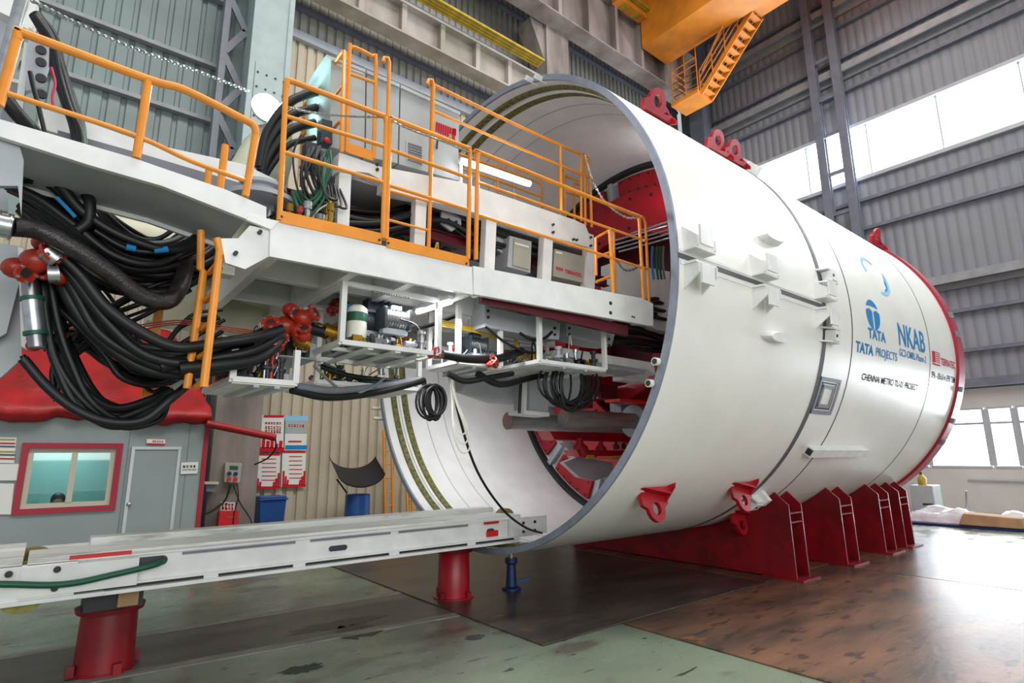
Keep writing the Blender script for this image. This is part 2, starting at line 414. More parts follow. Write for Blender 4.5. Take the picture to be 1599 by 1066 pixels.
for z in (7.35, 16.4, 19.2):
    struct('trim_%d' % k_, MB().box((XR-0.4, -12, z-0.03), (XR, YL-0.3, z+0.03)).box((XR-0.42, -12, z-0.14), (XR-0.36, YL-0.3, z+0.14)).box((XR-0.06, -12, z-0.3), (XR, YL-0.3, z+0.02)), M['purlin']); k_ += 1
for z in (11.85, 14.02):
    struct('trim_%d' % k_, MB().box((XR-0.1, -12, z-0.07), (XR+0.3, YL, z+0.07)), M['lgrey']); k_ += 1
# lower daylight windows
for n_, (y0, y1) in enumerate(((8.6, 14.4), (6.2, 8.5), (4.55, 6.1), (3.86, 4.47), (2.0, 3.78), (0.0, 1.9), (-3, -0.1))):
    w = tag(bpy.data.objects.new('window_%d' % (n_+1), None), kind='structure'); COL.objects.link(w); w.location = (XR, (y0+y1)/2, 1.36); ORIG[w] = V(w.location)
    MB().box((XR+0.12, y0, 1.36), (XR+0.14, y1, 3.18)).build('window_glass', M['daylight'], w)
    f = MB(); t = 0.05
    f.box((XR-0.02, y0, 1.33), (XR+0.08, y1, 1.40)).box((XR, y0, 3.12), (XR+0.08, y1, 3.18)).box((XR, y0, 2.66), (XR+0.08, y1, 2.73))
    f.box((XR+.005, y0-0.04, 1.405), (XR+0.075, y0+t, 3.115)).box((XR+.005, y1-t, 1.405), (XR+0.075, y1+0.04, 3.115))
    f.build('window_frame', M['lgrey'], w)
# long high window strip
w = tag(bpy.data.objects.new('window_8', None), kind='structure'); COL.objects.link(w); w.location = (XR, 1, 11.9); ORIG[w] = V(w.location)
MB().box((XR+0.12, -12, 11.9), (XR+0.14, YL, 14.0)).build('window_glass', M['daylight'], w)
f = MB()
for y in (-10, -8, -6, -4, -2, 0, 2.2, 4.4, 6.6, 8.8, 11, 13): f.box((XR+0.04, y-.02, 11.9), (XR+0.1, y+.02, 14.0))
f.build('window_frame', M['lgrey'], w)
# columns of the right wall: paired steel stanchions with lacing, and a corner column
def stanchion(y):
    global k_
    mb = MB()
    for yy in (y-0.42, y+0.42): mb.ibeam((XR-0.55, yy, 0), (XR-0.55, yy, ZC), 0.3, 0.26, 0.03, up=(1, 0, 0))
    for i in range(15): mb.bar((XR-0.55, y-0.42, 1+1.6*i), (XR-0.55, y+0.42, 1+1.6*i), 0.08, 0.14)
    struct('column_right', mb, M['mgrey'] if False else M['purlindark'])
stanchion(7.55); stanchion(-1.5)
mb = MB().box((XR-1.0, 12.6, 0), (XR-0.3, 13.3, ZC)); struct('column_corner', mb, M['purlindark'])
# ceiling
struct('ceiling', MB().box((-14, -12, ZC), (XR+0.3, YL+0.2, ZC+0.2)), M['purlindark'])
# columns of the left wall
YC = 13.0
def lcolumn(x0, x1, z1, m, plate_=False):
    mb = MB().box((x0, YC, 0), (x0+0.06, YC+0.9, z1)).box((x1-0.06, YC, 0), (x1, YC+0.9, z1)).box((x0, YC, 0), (x1, YC+0.08, z1))
    mb.box((x0-0.02, YC-0.03, 0), (x0+0.1, YC+0.02, z1)).box((x1-0.1, YC-0.03, 0), (x1+0.02, YC+0.02, z1))
    if plate_: mb.box((x0+0.12, YC-0.03, 9.4), (x1-0.12, YC-.002, 11.0))
    struct('column_left', mb, m)
    if plate_:
        b = MB()
        for i in range(4):
            for j in range(4): b.cyl((x0+0.18+0.2*i, YC-0.05, 9.6+0.38*j), (x0+0.18+0.2*i, YC-0.03, 9.6+0.38*j), 0.025, 8)
        struct('column_left', b, M['dark'])
lcolumn(2.62, 3.5, 20, M['column'], True)
# lattice bracing beside the lit column
mb = MB()
for i in range(11):
    mb.bar((2.15, 13.7, 5+1.6*i), (2.6, 13.7, 5.8+1.6*i), 0.06, 0.16); mb.bar((2.6, 13.7, 5.8+1.6*i), (2.15, 13.7, 6.6+1.6*i), 0.06, 0.16)
mb.bar((2.15, 13.8, 4.9), (2.15, 13.8, ZC), 0.14, 0.3)
struct('column_left', mb, M['mgrey'])
struct('column_left', MB().box((12.2, YC, 0), (13.3, YC+0.9, 17.1)), M['concrete'])
mb = MB().prism([(11.5, YC+.1, 17.1), (12.2, YC+.1, 17.1), (12.2, YC+.1, 15.6)], (0, 0.7, 0)); struct('column_left', mb, M['concrete'])
struct('column_left', MB().box((2.60, YC-.045, 0), (3.52, YC-.031, 4.3)), M['concrete'])
struct('column_left', MB().cyl((2.42, 13.5, 0), (2.42, 13.5, 4.4), .06, 12).cyl((2.48, 13.2, 0), (2.48, 13.2, 4.4), .04, 12), M['motor'])
# upper crane runway girder (deep, with stiffeners) and lower runway girder
def runway(y, z0, h, x0, x1, step, m, flange=0.5):
    global k_
    mb = MB().box((x0, y, z0), (x1, y+0.05, z0+h)).box((x0, y-flange/2, z0-0.06), (x1, y+flange/2, z0)).box((x0, y-flange/2, z0+h), (x1, y+flange/2, z0+h+0.08))
    x = x0+0.3
    while x < x1: mb.box((x, y-flange/2+0.04, z0), (x+0.16, y, z0+h)); x += step
    struct('trim_%d' % k_, mb, m); k_ += 1
M['girder'] = mat('pinkish_girder_paint', (158, 144, 138), 0.7, rgb2=(118, 106, 98), vscale=1.2, stretch=(1, 1, .3))
M['girder_lo'] = mat('pale_girder_paint', (172, 162, 154), 0.65, rgb2=(138, 132, 118), vscale=1.2, stretch=(1, 1, .5))
runway(12.7, 17.15, 2.3, -2, 21.0, 1.55, M['girder'], 0.7)
runway(13.3, 13.9, 0.95, 3.6, 14.6, 1.32, M['girder_lo'], 0.5)
# yellow conductor bars
for (y, z, x0, x1) in ((12.75, 14.9, 3.6, 11.55), (12.1, 19.4, 8, 18.6)):
    for i in range(4):
        tag(MB().bar((x0, y-0.1*i, z+0.02*i), (x1, y-0.1*i, z+0.02*i), 0.05, 0.07).build('conductor_bar', M['yellow']), 'yellow conductor bar along the %s crane runway, %s of four' % ('lower' if z < 16 else 'upper', ('innermost', 'second from the wall', 'third from the wall', 'outermost')[i]), 'conductor bar', 'yellow conductor bars')
for i_, px in enumerate((690, 770, 630)):
    c = P(px, 58 if px == 690 else (100 if px == 770 else 30), y=12.9)
# @@TBM
# ------------------------------------------------------------------ tunnel boring machine shield
AY, AZ, R0, X0, X1 = 6.397, 3.852, 3.305, 4.6, 14.07
def S(x, deg, r=R0):
    t = math.radians(deg); return V((x, AY-r*math.cos(t), AZ+r*math.sin(t)))
def SN(deg): t = math.radians(deg); return V((0, -math.cos(t), math.sin(t)))
def ST(deg): t = math.radians(deg); return V((0, math.sin(t), math.cos(t)))
tbm = thing('tunnel_boring_machine_shield', 'huge white cylindrical tunnel boring machine shield with open tail lying on red cradles', 'tunnel boring machine', (9.3, AY, 0.55))
def ring(name, prof, m, n=128, close=False, a0=0, a1=2*PI, parent=None): return MB().lathe((0, AY, AZ), (1, 0, 0), prof, n, a0, a1, close=close).build(name, m, parent or tbm)
RI = 3.235
ring('tail_skin', [(X0+.03, R0), (7.88, R0), (7.88, 3.26), (7.99, 3.26), (7.99, 3.18), (7.95, RI), (X0+.03, RI)], M['shell'])
ring('tail_skin_lining', [(X0+.03, RI-.002), (7.94, RI-.002)], M['inner'])
ring('tail_rim', [(X0, RI-.004), (X0, R0+.001), (X0+.035, R0+.001), (X0+.035, RI-.004)], M['rim'], close=True)
for k, (xa, xb) in enumerate(((4.80, 4.885), (5.02, 5.11))):
    mb = MB().lathe((0, AY, AZ), (1, 0, 0), [(xa-.02, RI-.004), (xa, RI-.03), (xb, RI-.03), (xb+.02, RI-.004)], 128); mb.cur = 1
    for i in range(150):
        t = 2*PI*i/150; c = V(((xa+xb)/2, AY-math.cos(t)*(RI-.03), AZ+math.sin(t)*(RI-.03))); n = V((0, math.cos(t), -math.sin(t)))
        mb.cyl(c-n*.01, c+n*.002, 0.016, 6)
    mb.build('seal_brush_ring', [M['olive'], M['dark']], tbm)
ring('seal_ridge', [(4.93, RI-.004), (4.945, RI-.03), (4.98, RI-.03), (4.995, RI-.004)], M['inner'])
for x in (5.45, 5.85): ring('weld_bead', [(x, RI-.003), (x+.01, RI-.008), (x+.02, RI-.003)], M['lgrey'])
ring('articulation_joint', [(7.86, R0+.002), (7.86, R0+.008), (7.96, R0+.008), (7.96, R0+.002)], M['groove'], close=True)
ring('middle_shield', [(7.98, R0), (8.81, R0), (8.81, 3.28), (8.835, 3.28), (8.835, R0), (12.28, R0), (12.28, 3.28), (12.31, 3.28), (12.31, R0), (X1-.14, R0), (X1-.14, 3.1), (7.98, 3.1)], M['shell'], close=True)
for x in (8.823, 12.295): ring('joint_line', [(x-.016, R0-.001), (x-.016, R0+.002), (x+.016, R0+.002), (x+.016, R0-.001)], M['dark'])
ring('cutterhead_rim', [(X1-.15, R0), (X1-.15, 3.355), (X1+.25, 3.355), (X1+.4, 3.2), (X1+.42, 0.01)], M['cabinred'])
for a in (-25, -33, -14, 5, 12): # small gauge cutter housings standing proud of the red rim
    MB().bar(S(X1-.08, a, 3.36), S(X1-.08, a, 3.42), .1, .12, up=(1, 0, 0)).build('gauge_block', M['mgrey'], tbm)
# gusset strip closing the tail seam along its flank
sx = MB(); sx.bar(S(X0+.02, -2, R0+.004), S(8.0, -2, R0+.004), .012, .05, up=ST(-2)); sx.build('seam_strip', M['groove'], tbm)
for a in (-0.9, -3.2): MB().bar(S(X0+.05, a, R0+.002), S(7.6, a, R0+.002), .012, .03, up=ST(a)).build('seam_plate', M['white'], tbm)
# inside: gasket, grey ring frame, red jack shoes, bulkhead
ring('gasket_ring', [(7.86, RI-.005), (7.86, 3.15), (8.0, 3.15), (8.0, RI-.005)], M['dark'], close=True)
ring('ring_frame', [(8.0, 3.2), (8.0, 2.62), (8.35, 2.62), (8.35, 3.2)], M['lgrey'], close=True)
bul = ring('bulkhead', [(8.5, 2.62), (8.5, 0.01)], M['maroon'], 64)
for i in range(14):
    a = -180+i*360/14+6
    for_sh = MB(); pts = []
    for j in range(7): pts.append(S(7.93, a-9.5+19*j/6, 3.1))
    for j in range(7): pts.append(S(7.93, a+9.5-19*j/6, 2.74))
    for_sh.prism(pts, (.07, 0, 0)); bb = for_sh; bb.cur = 1
    for j in range(5):
        for r in (3.05, 2.8): bb.cyl(S(7.915, a-8+4*j, r), S(7.93, a-8+4*j, r), .02, 6)
    bb.build('thrust_shoe', [M['red'], M['dark']], tbm)
    MB().bar(S(7.98, a+12.9, 2.62), S(7.98, a+12.9, 3.14), .1, .16, up=(1, 0, 0)).build('ring_rib', M['lgrey'], tbm)
for (a0, a1, ro, ri, x) in ((58, 122, 2.7, 1.9, 7.8), (128, 176, 2.5, 1.7, 7.95), (20, 55, 2.6, 1.7, 7.9), (-75, -20, 2.45, 1.7, 8.1), (-165, -85, 2.5, 1.5, 8.1)):
    pts = [S(x, a0+(a1-a0)*j/10, ro) for j in range(11)]+[S(x, a1-(a1-a0)*j/10, ri) for j in range(11)]
    bb = MB().prism(pts, (.12, 0, 0)); bb.cur = 1
    for j in range(6):
        aa = a0+(a1-a0)*(j+.5)/6; bb.cyl(S(x-.02, aa, ro-.12), S(x, aa, ro-.12), .03, 6).cyl(S(x-.02, aa, ri+.12), S(x, aa, ri+.12), .03, 6)
    bb.build('erector_plate', [M['red'], M['dark']], tbm)
MB().lathe((0, AY, AZ), (1, 0, 0), [(7.5, .9), (7.5, 1.15), (8.4, 1.15), (8.4, .9)], 40, close=True).build('erector_ring', M['red'], tbm)
# brackets bridging the tail seam: pairs of gusseted plates above and below it
def seam_bracket(x, a, s, w=.2):
    mb = MB(); n = SN(a); t = ST(a)*s; c = S(x, a)
    mb.bar(c+t*.03-n*.03, c+t*.06-n*.03+t*0, .01, .01)
    for dx in (-w*.5, w*.5):
        p = V((dx, 0, 0)); mb.prism([c+p-n*.03+t*.02, c+p+n*.17+t*.02, c+p+n*.17+t*.12, c+p-n*.05+t*.30], (.022*(1 if dx < 0 else -1), 0, 0))
    mb.prism([c+V((-w*.45, 0, 0))+n*.195+t*.03, c+V((-w*.45, 0, 0))+n*.195+t*.23, c+V((-w*.45, 0, 0))+n*.172+t*.23, c+V((-w*.45, 0, 0))+n*.172+t*.03], (w*.66, 0, 0))
    mb.prism([c+V((-w*.55, 0, 0))-n*.03-t*.006, c+V((-w*.55, 0, 0))+n*.15-t*.006, c+V((-w*.55, 0, 0))+n*.15+t*.018, c+V((-w*.55, 0, 0))-n*.03+t*.018], (w*1.1, 0, 0))
    return mb.build('seam_bracket', M['white'], tbm)
for x in (4.88, 6.2, 7.8):
    seam_bracket(x, -0.9, 1, .33); seam_bracket(x, -3.1, -1, .33)
def joint_clamp(x, a, s=1):
    mb = MB(); n = SN(a); t = ST(a)
    for dt in (-.09, .09): mb.prism([S(x-.2, a)+t*dt, S(x-.1, a)+t*dt+n*.13, S(x+.14, a)+t*dt+n*.13, S(x+.22, a)+t*dt], t*.02)
    mb.bar(S(x, a)+n*.02, S(x, a)+n*.15, .14, .16, up=(1, 0, 0)); b = mb.build('joint_clamp', M['white'], tbm)
    MB().cyl(S(x-.03, a)+n*.14, S(x-.03, a)+n*.158, .022, 8).build('clamp_bolt', M['dark'], b)
for x, a in ((8.02, 5.2), (7.96, -8.8), (8.1, -54.5), (8.15, 47)): joint_clamp(x, a)
for x, a in ((8.2, -52.6), (8.42, 47), (8.25, 49)):
    n = SN(a); MB().bar(S(x, a)-n*.03, S(x, a)+n*.16, .14, .1, up=(1, 0, 0)).build('joint_block', M['white'], tbm)
# oval cover cups
for x, a in ((6.62, 9.3), (6.55, -12)):
    n = SN(a); t = ST(a); mb = MB(); pts = []
    for i in range(16): g = 2*PI*i/16; pts.append(S(x, a)+V((.3*math.cos(g), 0, 0))*1+t*(.075*math.sin(g)+ .02*math.cos(g)))
    k0 = len(mb.v); cc = S(x, a); mb.v += [p-n*.02 for p in pts]+[cc+(p-cc)*.78+n*.11 for p in pts]; mb.face([k0+16+i for i in range(16)])
    for i in range(16): mb.face([k0+i, k0+(i+1) % 16, k0+16+(i+1) % 16, k0+16+i])
    mb.build('cover_cup', M['white'], tbm)
# side bar low on the flank, framed pocket
a = -37; n = SN(a); t = ST(a)
MB().bar(S(8.4, a)+n*.05, S(10.4, a)+n*.05, .13, .12, up=n).build('side_bar', M['white'], tbm)
MB().bar(S(8.39, a)+n*.06, S(8.45, a)+n*.06, .09, .08, up=n).build('bar_end', M['dark'], tbm)
def patch_frame(x0, x1, a0, a1, r, w, name, m):
    mb = MB()
    k = 8; aw = math.degrees(w/R0)
    def q(x, y, b0, b1):
        for j in range(k):
            c0 = b0+(b1-b0)*j/k; c1 = b0+(b1-b0)*(j+1)/k
            mb.hexa([S(x, c0, R0-.01), S(y, c0, R0-.01), S(y, c1, R0-.01), S(x, c1, R0-.01), S(x, c0, r), S(y, c0, r), S(y, c1, r), S(x, c1, r)])
    q(x0, x0+w, a0, a1); q(x1-w, x1, a0, a1); q(x0, x1, a0, a0+aw); q(x0, x1, a1-aw, a1); mb.build(name, m, tbm)
patch_frame(7.97, 8.6, -27.2, -18.2, R0+.015, .05, 'pocket_frame', M['rim'])
patch_frame(8.06, 8.5, -26, -19.4, R0+.006, .02, 'pocket_inner_frame', M['dark'])
patch_frame(8.1, 8.46, -25.5, -20, R0+.012, .045, 'pocket_inner_frame', M['rim'])
# pipe spigots poking out of the tail
for x, px, py, y in ((4.55, 1022, 564, 3.55), (4.55, 1012, 598, 3.62), (4.6, 580, 0, 0)):
    if y: c = P(px, py, x=x); MB().cyl(c, c+V((.22, 0, 0)), .04, 16).build('pipe_spigot', M['tank'], tbm); MB().cyl(c-V((.004, 0, 0)), c, .03, 16).build('pipe_bore', M['dark'], tbm)
for px, py in ((580, 637), (583, 653)):
    c = P(px, py, x=4.45); MB().cyl(c, c+V((.25, 0, 0)), .03, 12).build('pipe_spigot', M['tank'], tbm)
for px, py in ((822, 121), (836, 118)):
    c = P(px, py, x=4.5); MB().cyl(c, c+V((.2, 0, 0)), .045, 4).build('guide_block', M['white'], tbm)
# red lifting lugs
def lug(x, a, flip=1, sc=1.0, tilt=0):
    n = (SN(a)*.5+V((0, 0, 1 if a > 0 else -1))*.85).normalized(); t = V((1, 0, 0)).cross(n)*-1; c = S(x, a); mb = MB(); u = V((1, 0, 0)); m_ = 18
    # base wedge on the skin, upright eye plate in the plane of the hull radius
    base = c-SN(a)*.01
    prof = [base-u*.24*sc-n*.02, base+u*.20*sc-n*.02]
    ctr = base+n*.2*sc
    for i in range(m_+1):
        g = -PI*.22+PI*1.44*i/m_; prof.append(ctr+(u*math.cos(g)+n*math.sin(g))*.155*sc)
    hole = [ctr+(u*math.cos(g)+n*math.sin(g))*.06*sc for g in [2*PI*i/16 for i in range(16)]]
    # plate with a hole: quads between outline sampled by angle and hole
    outer = []
    def cast(g):
        d = V((math.cos(g), math.sin(g)));best = .155*sc
        if d[1] < 0:
            k = (.22*sc)/max(1e-4, -d[1]); best = min(k, .3*sc)
            if abs(d[0]*best) > .24*sc: best = .24*sc/abs(d[0])
        return ctr+(u*d[0]+n*d[1])*max(best, .155*sc)
    gs = [2*PI*i/32 for i in range(32)]
    for side in (0, 1):
        off = t*(.025 if side else -.025); b0 = len(mb.v)
        mb.v += [cast(g)+off for g in gs]+[ctr+(u*math.cos(g)+n*math.sin(g))*.075*sc+off for g in gs]
        for i in range(32): j = (i+1) % 32; mb.face([b0+i, b0+j, b0+32+j, b0+32+i])
    for i in range(32):
        j = (i+1) % 32; mb.face([i, j, 64+j, 64+i]); mb.face([32+i, 32+j, 96+j, 96+i])
    # sloping gusset
    g0 = base-t*.1
    mb.prism([base-u*.3*sc-n*.03, base+u*.2*sc-n*.03, base+u*.2*sc+n*.06], t*.14*flip)
    mb.prism([base+u*.19*sc-n*.03, base+u*.19*sc+n*.16*sc, base+u*.19*sc+t*.2*flip+n*.0, base+u*.19*sc+t*.22*flip-n*.05], u*.02)
    mb.build('lifting_lug', M['red'], tbm)
for x, a, f in ((5.45, -48.6, 1), (7.35, -48.8, 1), (8.45, -63, 1), (5.62, 43, -1), (7.4, 48, -1), (7.8, 47, -1), (13.1, 43, -1)): lug(x, a, f, .95 if a < 0 else 1.05)
# lettering wrapped round the flank
def wrap_text(body, x0, x1, a0, a1, m, name='lettering', bold=0.0):
    """baseline runs from x0 to x1; a0, a1 the angles (deg) of its foot and head"""
    vs, fs = text_mesh(body, 1.0, bold=bold)
    bm = bmesh.new(); bv = [bm.verts.new((a, b, 0)) for a, b in vs]
    for f in fs:
        try: bm.faces.new([bv[i] for i in f])
        except ValueError: pass
    ys = [b for a, b in vs]; xs = [a for a, b in vs]; lo, hi, l, r = min(ys), max(ys), min(xs), max(xs)
    bmesh.ops.triangulate(bm, faces=bm.faces[:])
    for i in range(1, 6):
        bmesh.ops.bisect_plane(bm, geom=bm.verts[:]+bm.edges[:]+bm.faces[:], plane_co=(0, lo+(hi-lo)*i/6, 0), plane_no=(0, 1, 0))
    bm.verts.index_update(); mb = MB()
    for v in bm.verts:
        mb.v.append(S(x0+(x1-x0)*(v.co.x-l)/(r-l), a0+(a1-a0)*(v.co.y-lo)/(hi-lo), R0+.004))
    for f in bm.faces: mb.face([v.index for v in f.verts])
    bm.free(); mb.build(name, M[m], tbm)
def wrap_poly(polys, m, name='emblem', r=R0+.004):
    mb = MB()
    for pts in polys:
        n = len(mb.v); mb.v += [S(x, a, r) for x, a in pts]; mb.face([n+i for i in range(len(pts))])
    mb.build(name, M[m], tbm)
def arc_band(cx, ca, rx, ra, w, g0, g1, n=16, ww=None):
    out = []
    for i in range(n):
        p = g0+(g1-g0)*i/n; q = g0+(g1-g0)*(i+1)/n
        out.append([(cx+rx*math.cos(p), ca+ra*math.sin(p)), (cx+rx*math.cos(q), ca+ra*math.sin(q)), (cx+(rx-w)*math.cos(q), ca+(ra-w*17.3)*math.sin(q)), (cx+(rx-w)*math.cos(p), ca+(ra-w*17.3)*math.sin(p))])
    return out
# oval emblem of two leaves round a white Y
def leafshape(cx, ca, rx, ra):
    P1 = []; P2 = []; n = 18
    for s, L_ in ((-1, P1), (1, P2)):
        pts = [(cx+s*.10*rx, ca+.22*ra), (cx+s*.10*rx, ca-.95*ra)]
        for i in range(n+1):
            g = -PI/2+.14+(PI/2+.22-.14)*i/n; pts.append((cx+s*rx*math.cos(g), ca+ra*math.sin(g)))
        pts.append((cx+s*rx*.5, ca+.36*ra)); L_.append(pts)
    cap = [(cx-rx*.86, ca+ra*.5), (cx-rx*.3, ca+ra*.56), (cx+rx*.3, ca+ra*.56), (cx+rx*.86, ca+ra*.5)]+[(cx+rx*math.cos(g), ca+ra*math.sin(g)) for g in [.58+(PI-1.16)*i/10 for i in range(11)]]
    return P1+P2+[cap]
wrap_poly(leafshape(9.68, .8, .27, 4.2), 'ink_blue')
wrap_text('TATA', 9.41, 10.12, -6.0, -3.2, 'ink_blue', bold=.03)
wrap_text('TATA', 8.95, 9.62, -10.5, -7.7, 'ink_blue', bold=.03)
wrap_text('PROJECTS', 9.72, 10.62, -10.9, -7.9, 'ink_blue', bold=.006)
wrap_text('NKAB', 10.72, 12.04, -5.2, 1.4, 'ink_blue', bold=.016)
wrap_text('GC2-CMRL-Phase-2', 10.72, 12.06, -8.3, -6.2, 'ink_blue', bold=.008)
wrap_text('CHENNAI METRO TU-01 PROJECT', 9.3, 11.76, -17.8, -15.4, 'ink_black', bold=.014)
wrap_poly([[(12.42, -8.0), (12.88, -8.0), (12.88, -7.5), (12.42, -7.5)], [(12.42, -7.2), (12.6, -7.2), (12.6, -3.6), (12.42, -3.6)]]+[[(12.62, -3.6-.62*i), (12.88, -3.6-.62*i), (12.88, -3.9-.62*i), (12.62, -3.9-.62*i)] for i in range(6)], 'ink_red')
wrap_text('TERRATEC', 12.93, 13.82, -7.4, -5.0, 'ink_red', bold=.02)
wrap_text('S96 - \u00d86.61m EPB TBM', 12.4, 13.84, -12.3, -10.2, 'ink_black', bold=.01)
for k in range(6): wrap_poly(arc_band(10.45+.02*k, 14.5-1.0*k*.4, .44-.055*k, 5.8-.75*k, .03, -1.9+.1*k, .55, 18), 'ink_blue' if k > 3 else 'ink_lblue', 'swirl_emblem')
wrap_poly(arc_band(10.3, 16.5, .36, 4.2, .06, .8, 3.6, 14), 'ink_lblue', 'swirl_emblem')

# ------------------------------------------------------------------ red cradles
def cradle(x, w, label, far=True):
    t = thing('shield_cradle', label, 'cradle', (x+w/2, AY, 0), 'red cradles under the shield')
    ys = [4.15, 4.17, 4.38]
    prof = [(4.15, .03), (4.17, 1.06), (4.38, 1.25)]
    for i in range(25):
        a = -52.2-(180-104.4)*i/24; p = S(0, a, R0+.01); prof.append((p.y, p.z))
    prof += [(2*AY-4.38, 1.25), (2*AY-4.17, 1.06), (2*AY-4.15, .03)]
    for k in range(2):
        xx = x+k*(w-.03)
        MB().prism([V((xx, a, b)) for a, b in prof], (.03, 0, 0)).build('side_plate', M['cradlered'], t)
    for s in (1, -1):
        ye = AY-s*(AY-4.15)
        for z in (.80, .93): MB().box((x+.03, ye+s*.02, z), (x+w-.03, ye+s*.12, z+.02)).build('rung', M['cradlered'], t)
        MB().box((x-.06, ye-s*.12, .017), (x+w+.06, ye+s*.5, .04)).build('foot_plate', M['cradlered'], t)
        MB().box((x+.03, ye+s*.55, .03), (x+w-.03, ye+s*.57, .7)).build('web_plate', M['cradlered'], t)
    MB().box((x+.03, AY-1.6, .03), (x+w-.03, AY+1.6, .3)).build('spreader_beam', M['cradlered'], t)
cradle(8.58, .42, 'red steel cradle nearest the open tail, its end frame toward the viewer')
cradle(10.35, .50, 'red steel cradle, second counting from the open tail')
cradle(12.05, .52, 'red steel cradle, third counting from the open tail')
cradle(13.1, .48, 'red steel cradle farthest from the open tail, beside the white windows')
# @@GANTRY
# ------------------------------------------------------------------ feeder beam, pedestals, jack
fb = thing('segment_feeder', 'long low white steel feeder beam running from the lower left into the open shield', 'feeder beam', (2.6, 6.5, 0.7))
MB().box((-.02, 6.03, .77), (5.2, 6.06, .99)).box((-.02, 6.0, .985), (5.0, 6.14, 1.0)).box((-.02, 6.0, .755), (5.2, 6.12, .775)).build('side_web', M['white'], fb)
MB().box((-.02, 6.05, .72), (4.9, 6.1, .757)).build('shadow_gap', M['dark'], fb)
MB().box((.35, 5.98, .695), (4.95, 6.12, .725)).build('lower_rail', M['white'], fb)
MB().box((-.02, 6.15, .9), (5.1, 6.5, 1.02)).build('deck_plate', M['scuffed'], fb)
MB().box((-.02, 6.53, .9), (5.15, 6.86, 1.0)).build('deck_plate', M['scuffed'], fb)
MB().box((.42, 6.9, .9), (5.2, 7.12, 1.06)).build('deck_plate', M['scuffed'], fb)
MB().box((-.02, 6.06, .76), (5.0, 7.1, .9)).build('core_beam', M['lgrey'], fb)
MB().box((-.02, 7.06, .72), (5.0, 7.12, 1.0)).build('side_web', M['white'], fb)
for x0, x1 in ((1.05, 2.05), (2.2, 3.1), (3.2, 4.15)): MB().box((x0, 6.018, .95), (x1, 6.031, .972)).build('web_slot', M['mgrey'], fb)
for x in (2.1, 3.15, 4.2, 1.3): MB().box((x-.06, 6.01, .7), (x+.06, 6.03, .77)).build('rail_clip', M['white'], fb)
def slot(x, z, w, h, y=6.024):
    mb = MB(); pts = [V((x+w/2-h/2+math.cos(g)*h/2, y, z+math.sin(g)*h/2)) for g in [-PI/2+PI*i/8 for i in range(9)]]+[V((x-w/2+h/2+math.cos(g)*h/2, y, z+math.sin(g)*h/2)) for g in [PI/2+PI*i/8 for i in range(9)]]
    return mb.prism(pts, (0, .006, 0)).build('cable_slot', M['motor'], fb)
slot(.79, .92, .3, .08); slot(2.5, .86, .2, .055); slot(4.5, .86, .12, .07)
for x, z, w in ((4.5, .955, .22), (.45, 1.0, .42)): MB().box((x-w/2, 5.99, z), (x+w/2, 6.02, z+.028)).build('red_marking', M['plasticred'], fb)
MB().box((4.43, 5.995, .80), (4.6, 6.02, .87)).build('red_marking', M['plasticred'], fb)
MB().box((4.78, 5.975, .77), (5.42, 6.01, 1.0)).build('end_plate', M['white'], fb)
for x in (5.0, 5.2): MB().cyl((x, 5.965, .93), (x, 5.975, .93), .02, 10).cyl((x, 5.965, .82), (x, 5.975, .82), .02, 10).build('end_bolt', M['dark'], fb) if False else [MB().cyl((x, 5.962, z), (x, 5.975, z), .02, 10).build('end_bolt', M['dark'], fb) for z in (.93, .82)]
hd = thing('segment_feeder', 'left end car of the white feeder beam, with yellow rollers and a joint plate', 'feeder beam', (-.6, 6.5, .7))
MB().box((-1.6, 6.0, .72), (.3, 6.03, .99)).build('side_web', M['white'], hd)
MB().box((-1.6, 6.0, .985), (-.05, 6.2, 1.01)).build('deck_plate', M['scuffed'], hd)
MB().box((-1.6, 6.25, .9), (-.05, 6.7, 1.02)).build('deck_plate', M['scuffed'], hd)
MB().box((-1.6, 6.75, .9), (-.05, 7.12, 1.04)).build('deck_plate', M['scuffed'], hd)
MB().box((-1.6, 5.97, .70), (.5, 6.1, .73)).build('lower_rail', M['white'], hd)
MB().box((-.05, 5.97, .75), (.72, 6.0, .97)).build('joint_plate', M['white'], hd)
for x, z in ((.17, .94), (.17, .80), (-.12, .94)): MB().cyl((x, 5.955, z), (x, 5.97, z), .025, 10).build('joint_bolt', M['dark'], hd)
for y, z in ((6.3, .93), (6.95, .96), (6.1, .78)):
    MB().lathe((.02 if y > 6.2 else -.02, y, z-.1 if y > 6.2 else z), (0, 1, 0), [(-.06, .02), (-.06, .155), (.06, .155), (.06, .02)], 28).build('roller', M['wheel'], hd)
tag(MB().tube(smooth_path([V((-1.4, 5.93, 1.0)), V((-.3, 5.92, .9)), V((.2, 5.92, .83)), V((.55, 5.93, .86)), V((.84, 5.95, .9)), V((.9, 6.03, .92))], 6), .025, 10).build('hydraulic_hose', M['green']), 'dark green hose drooping over the joint at the left end of the white feeder', 'hose')
r_ = thing('segment_feeder_roller', 'yellow roller on the far end of the feeder inside the shield mouth', 'roller', (5.1, 6.5, .9))
MB().lathe((5.1, 6.5, .95), (0, 1, 0), [(-.06, .02), (-.06, .13), (.06, .13), (.06, .02)], 24).build('roller_tyre', M['wheel'], r_); MB().cyl((5.1, 6.38, .95), (5.1, 6.62, .95), .03, 10).build('axle', M['steel'], r_)
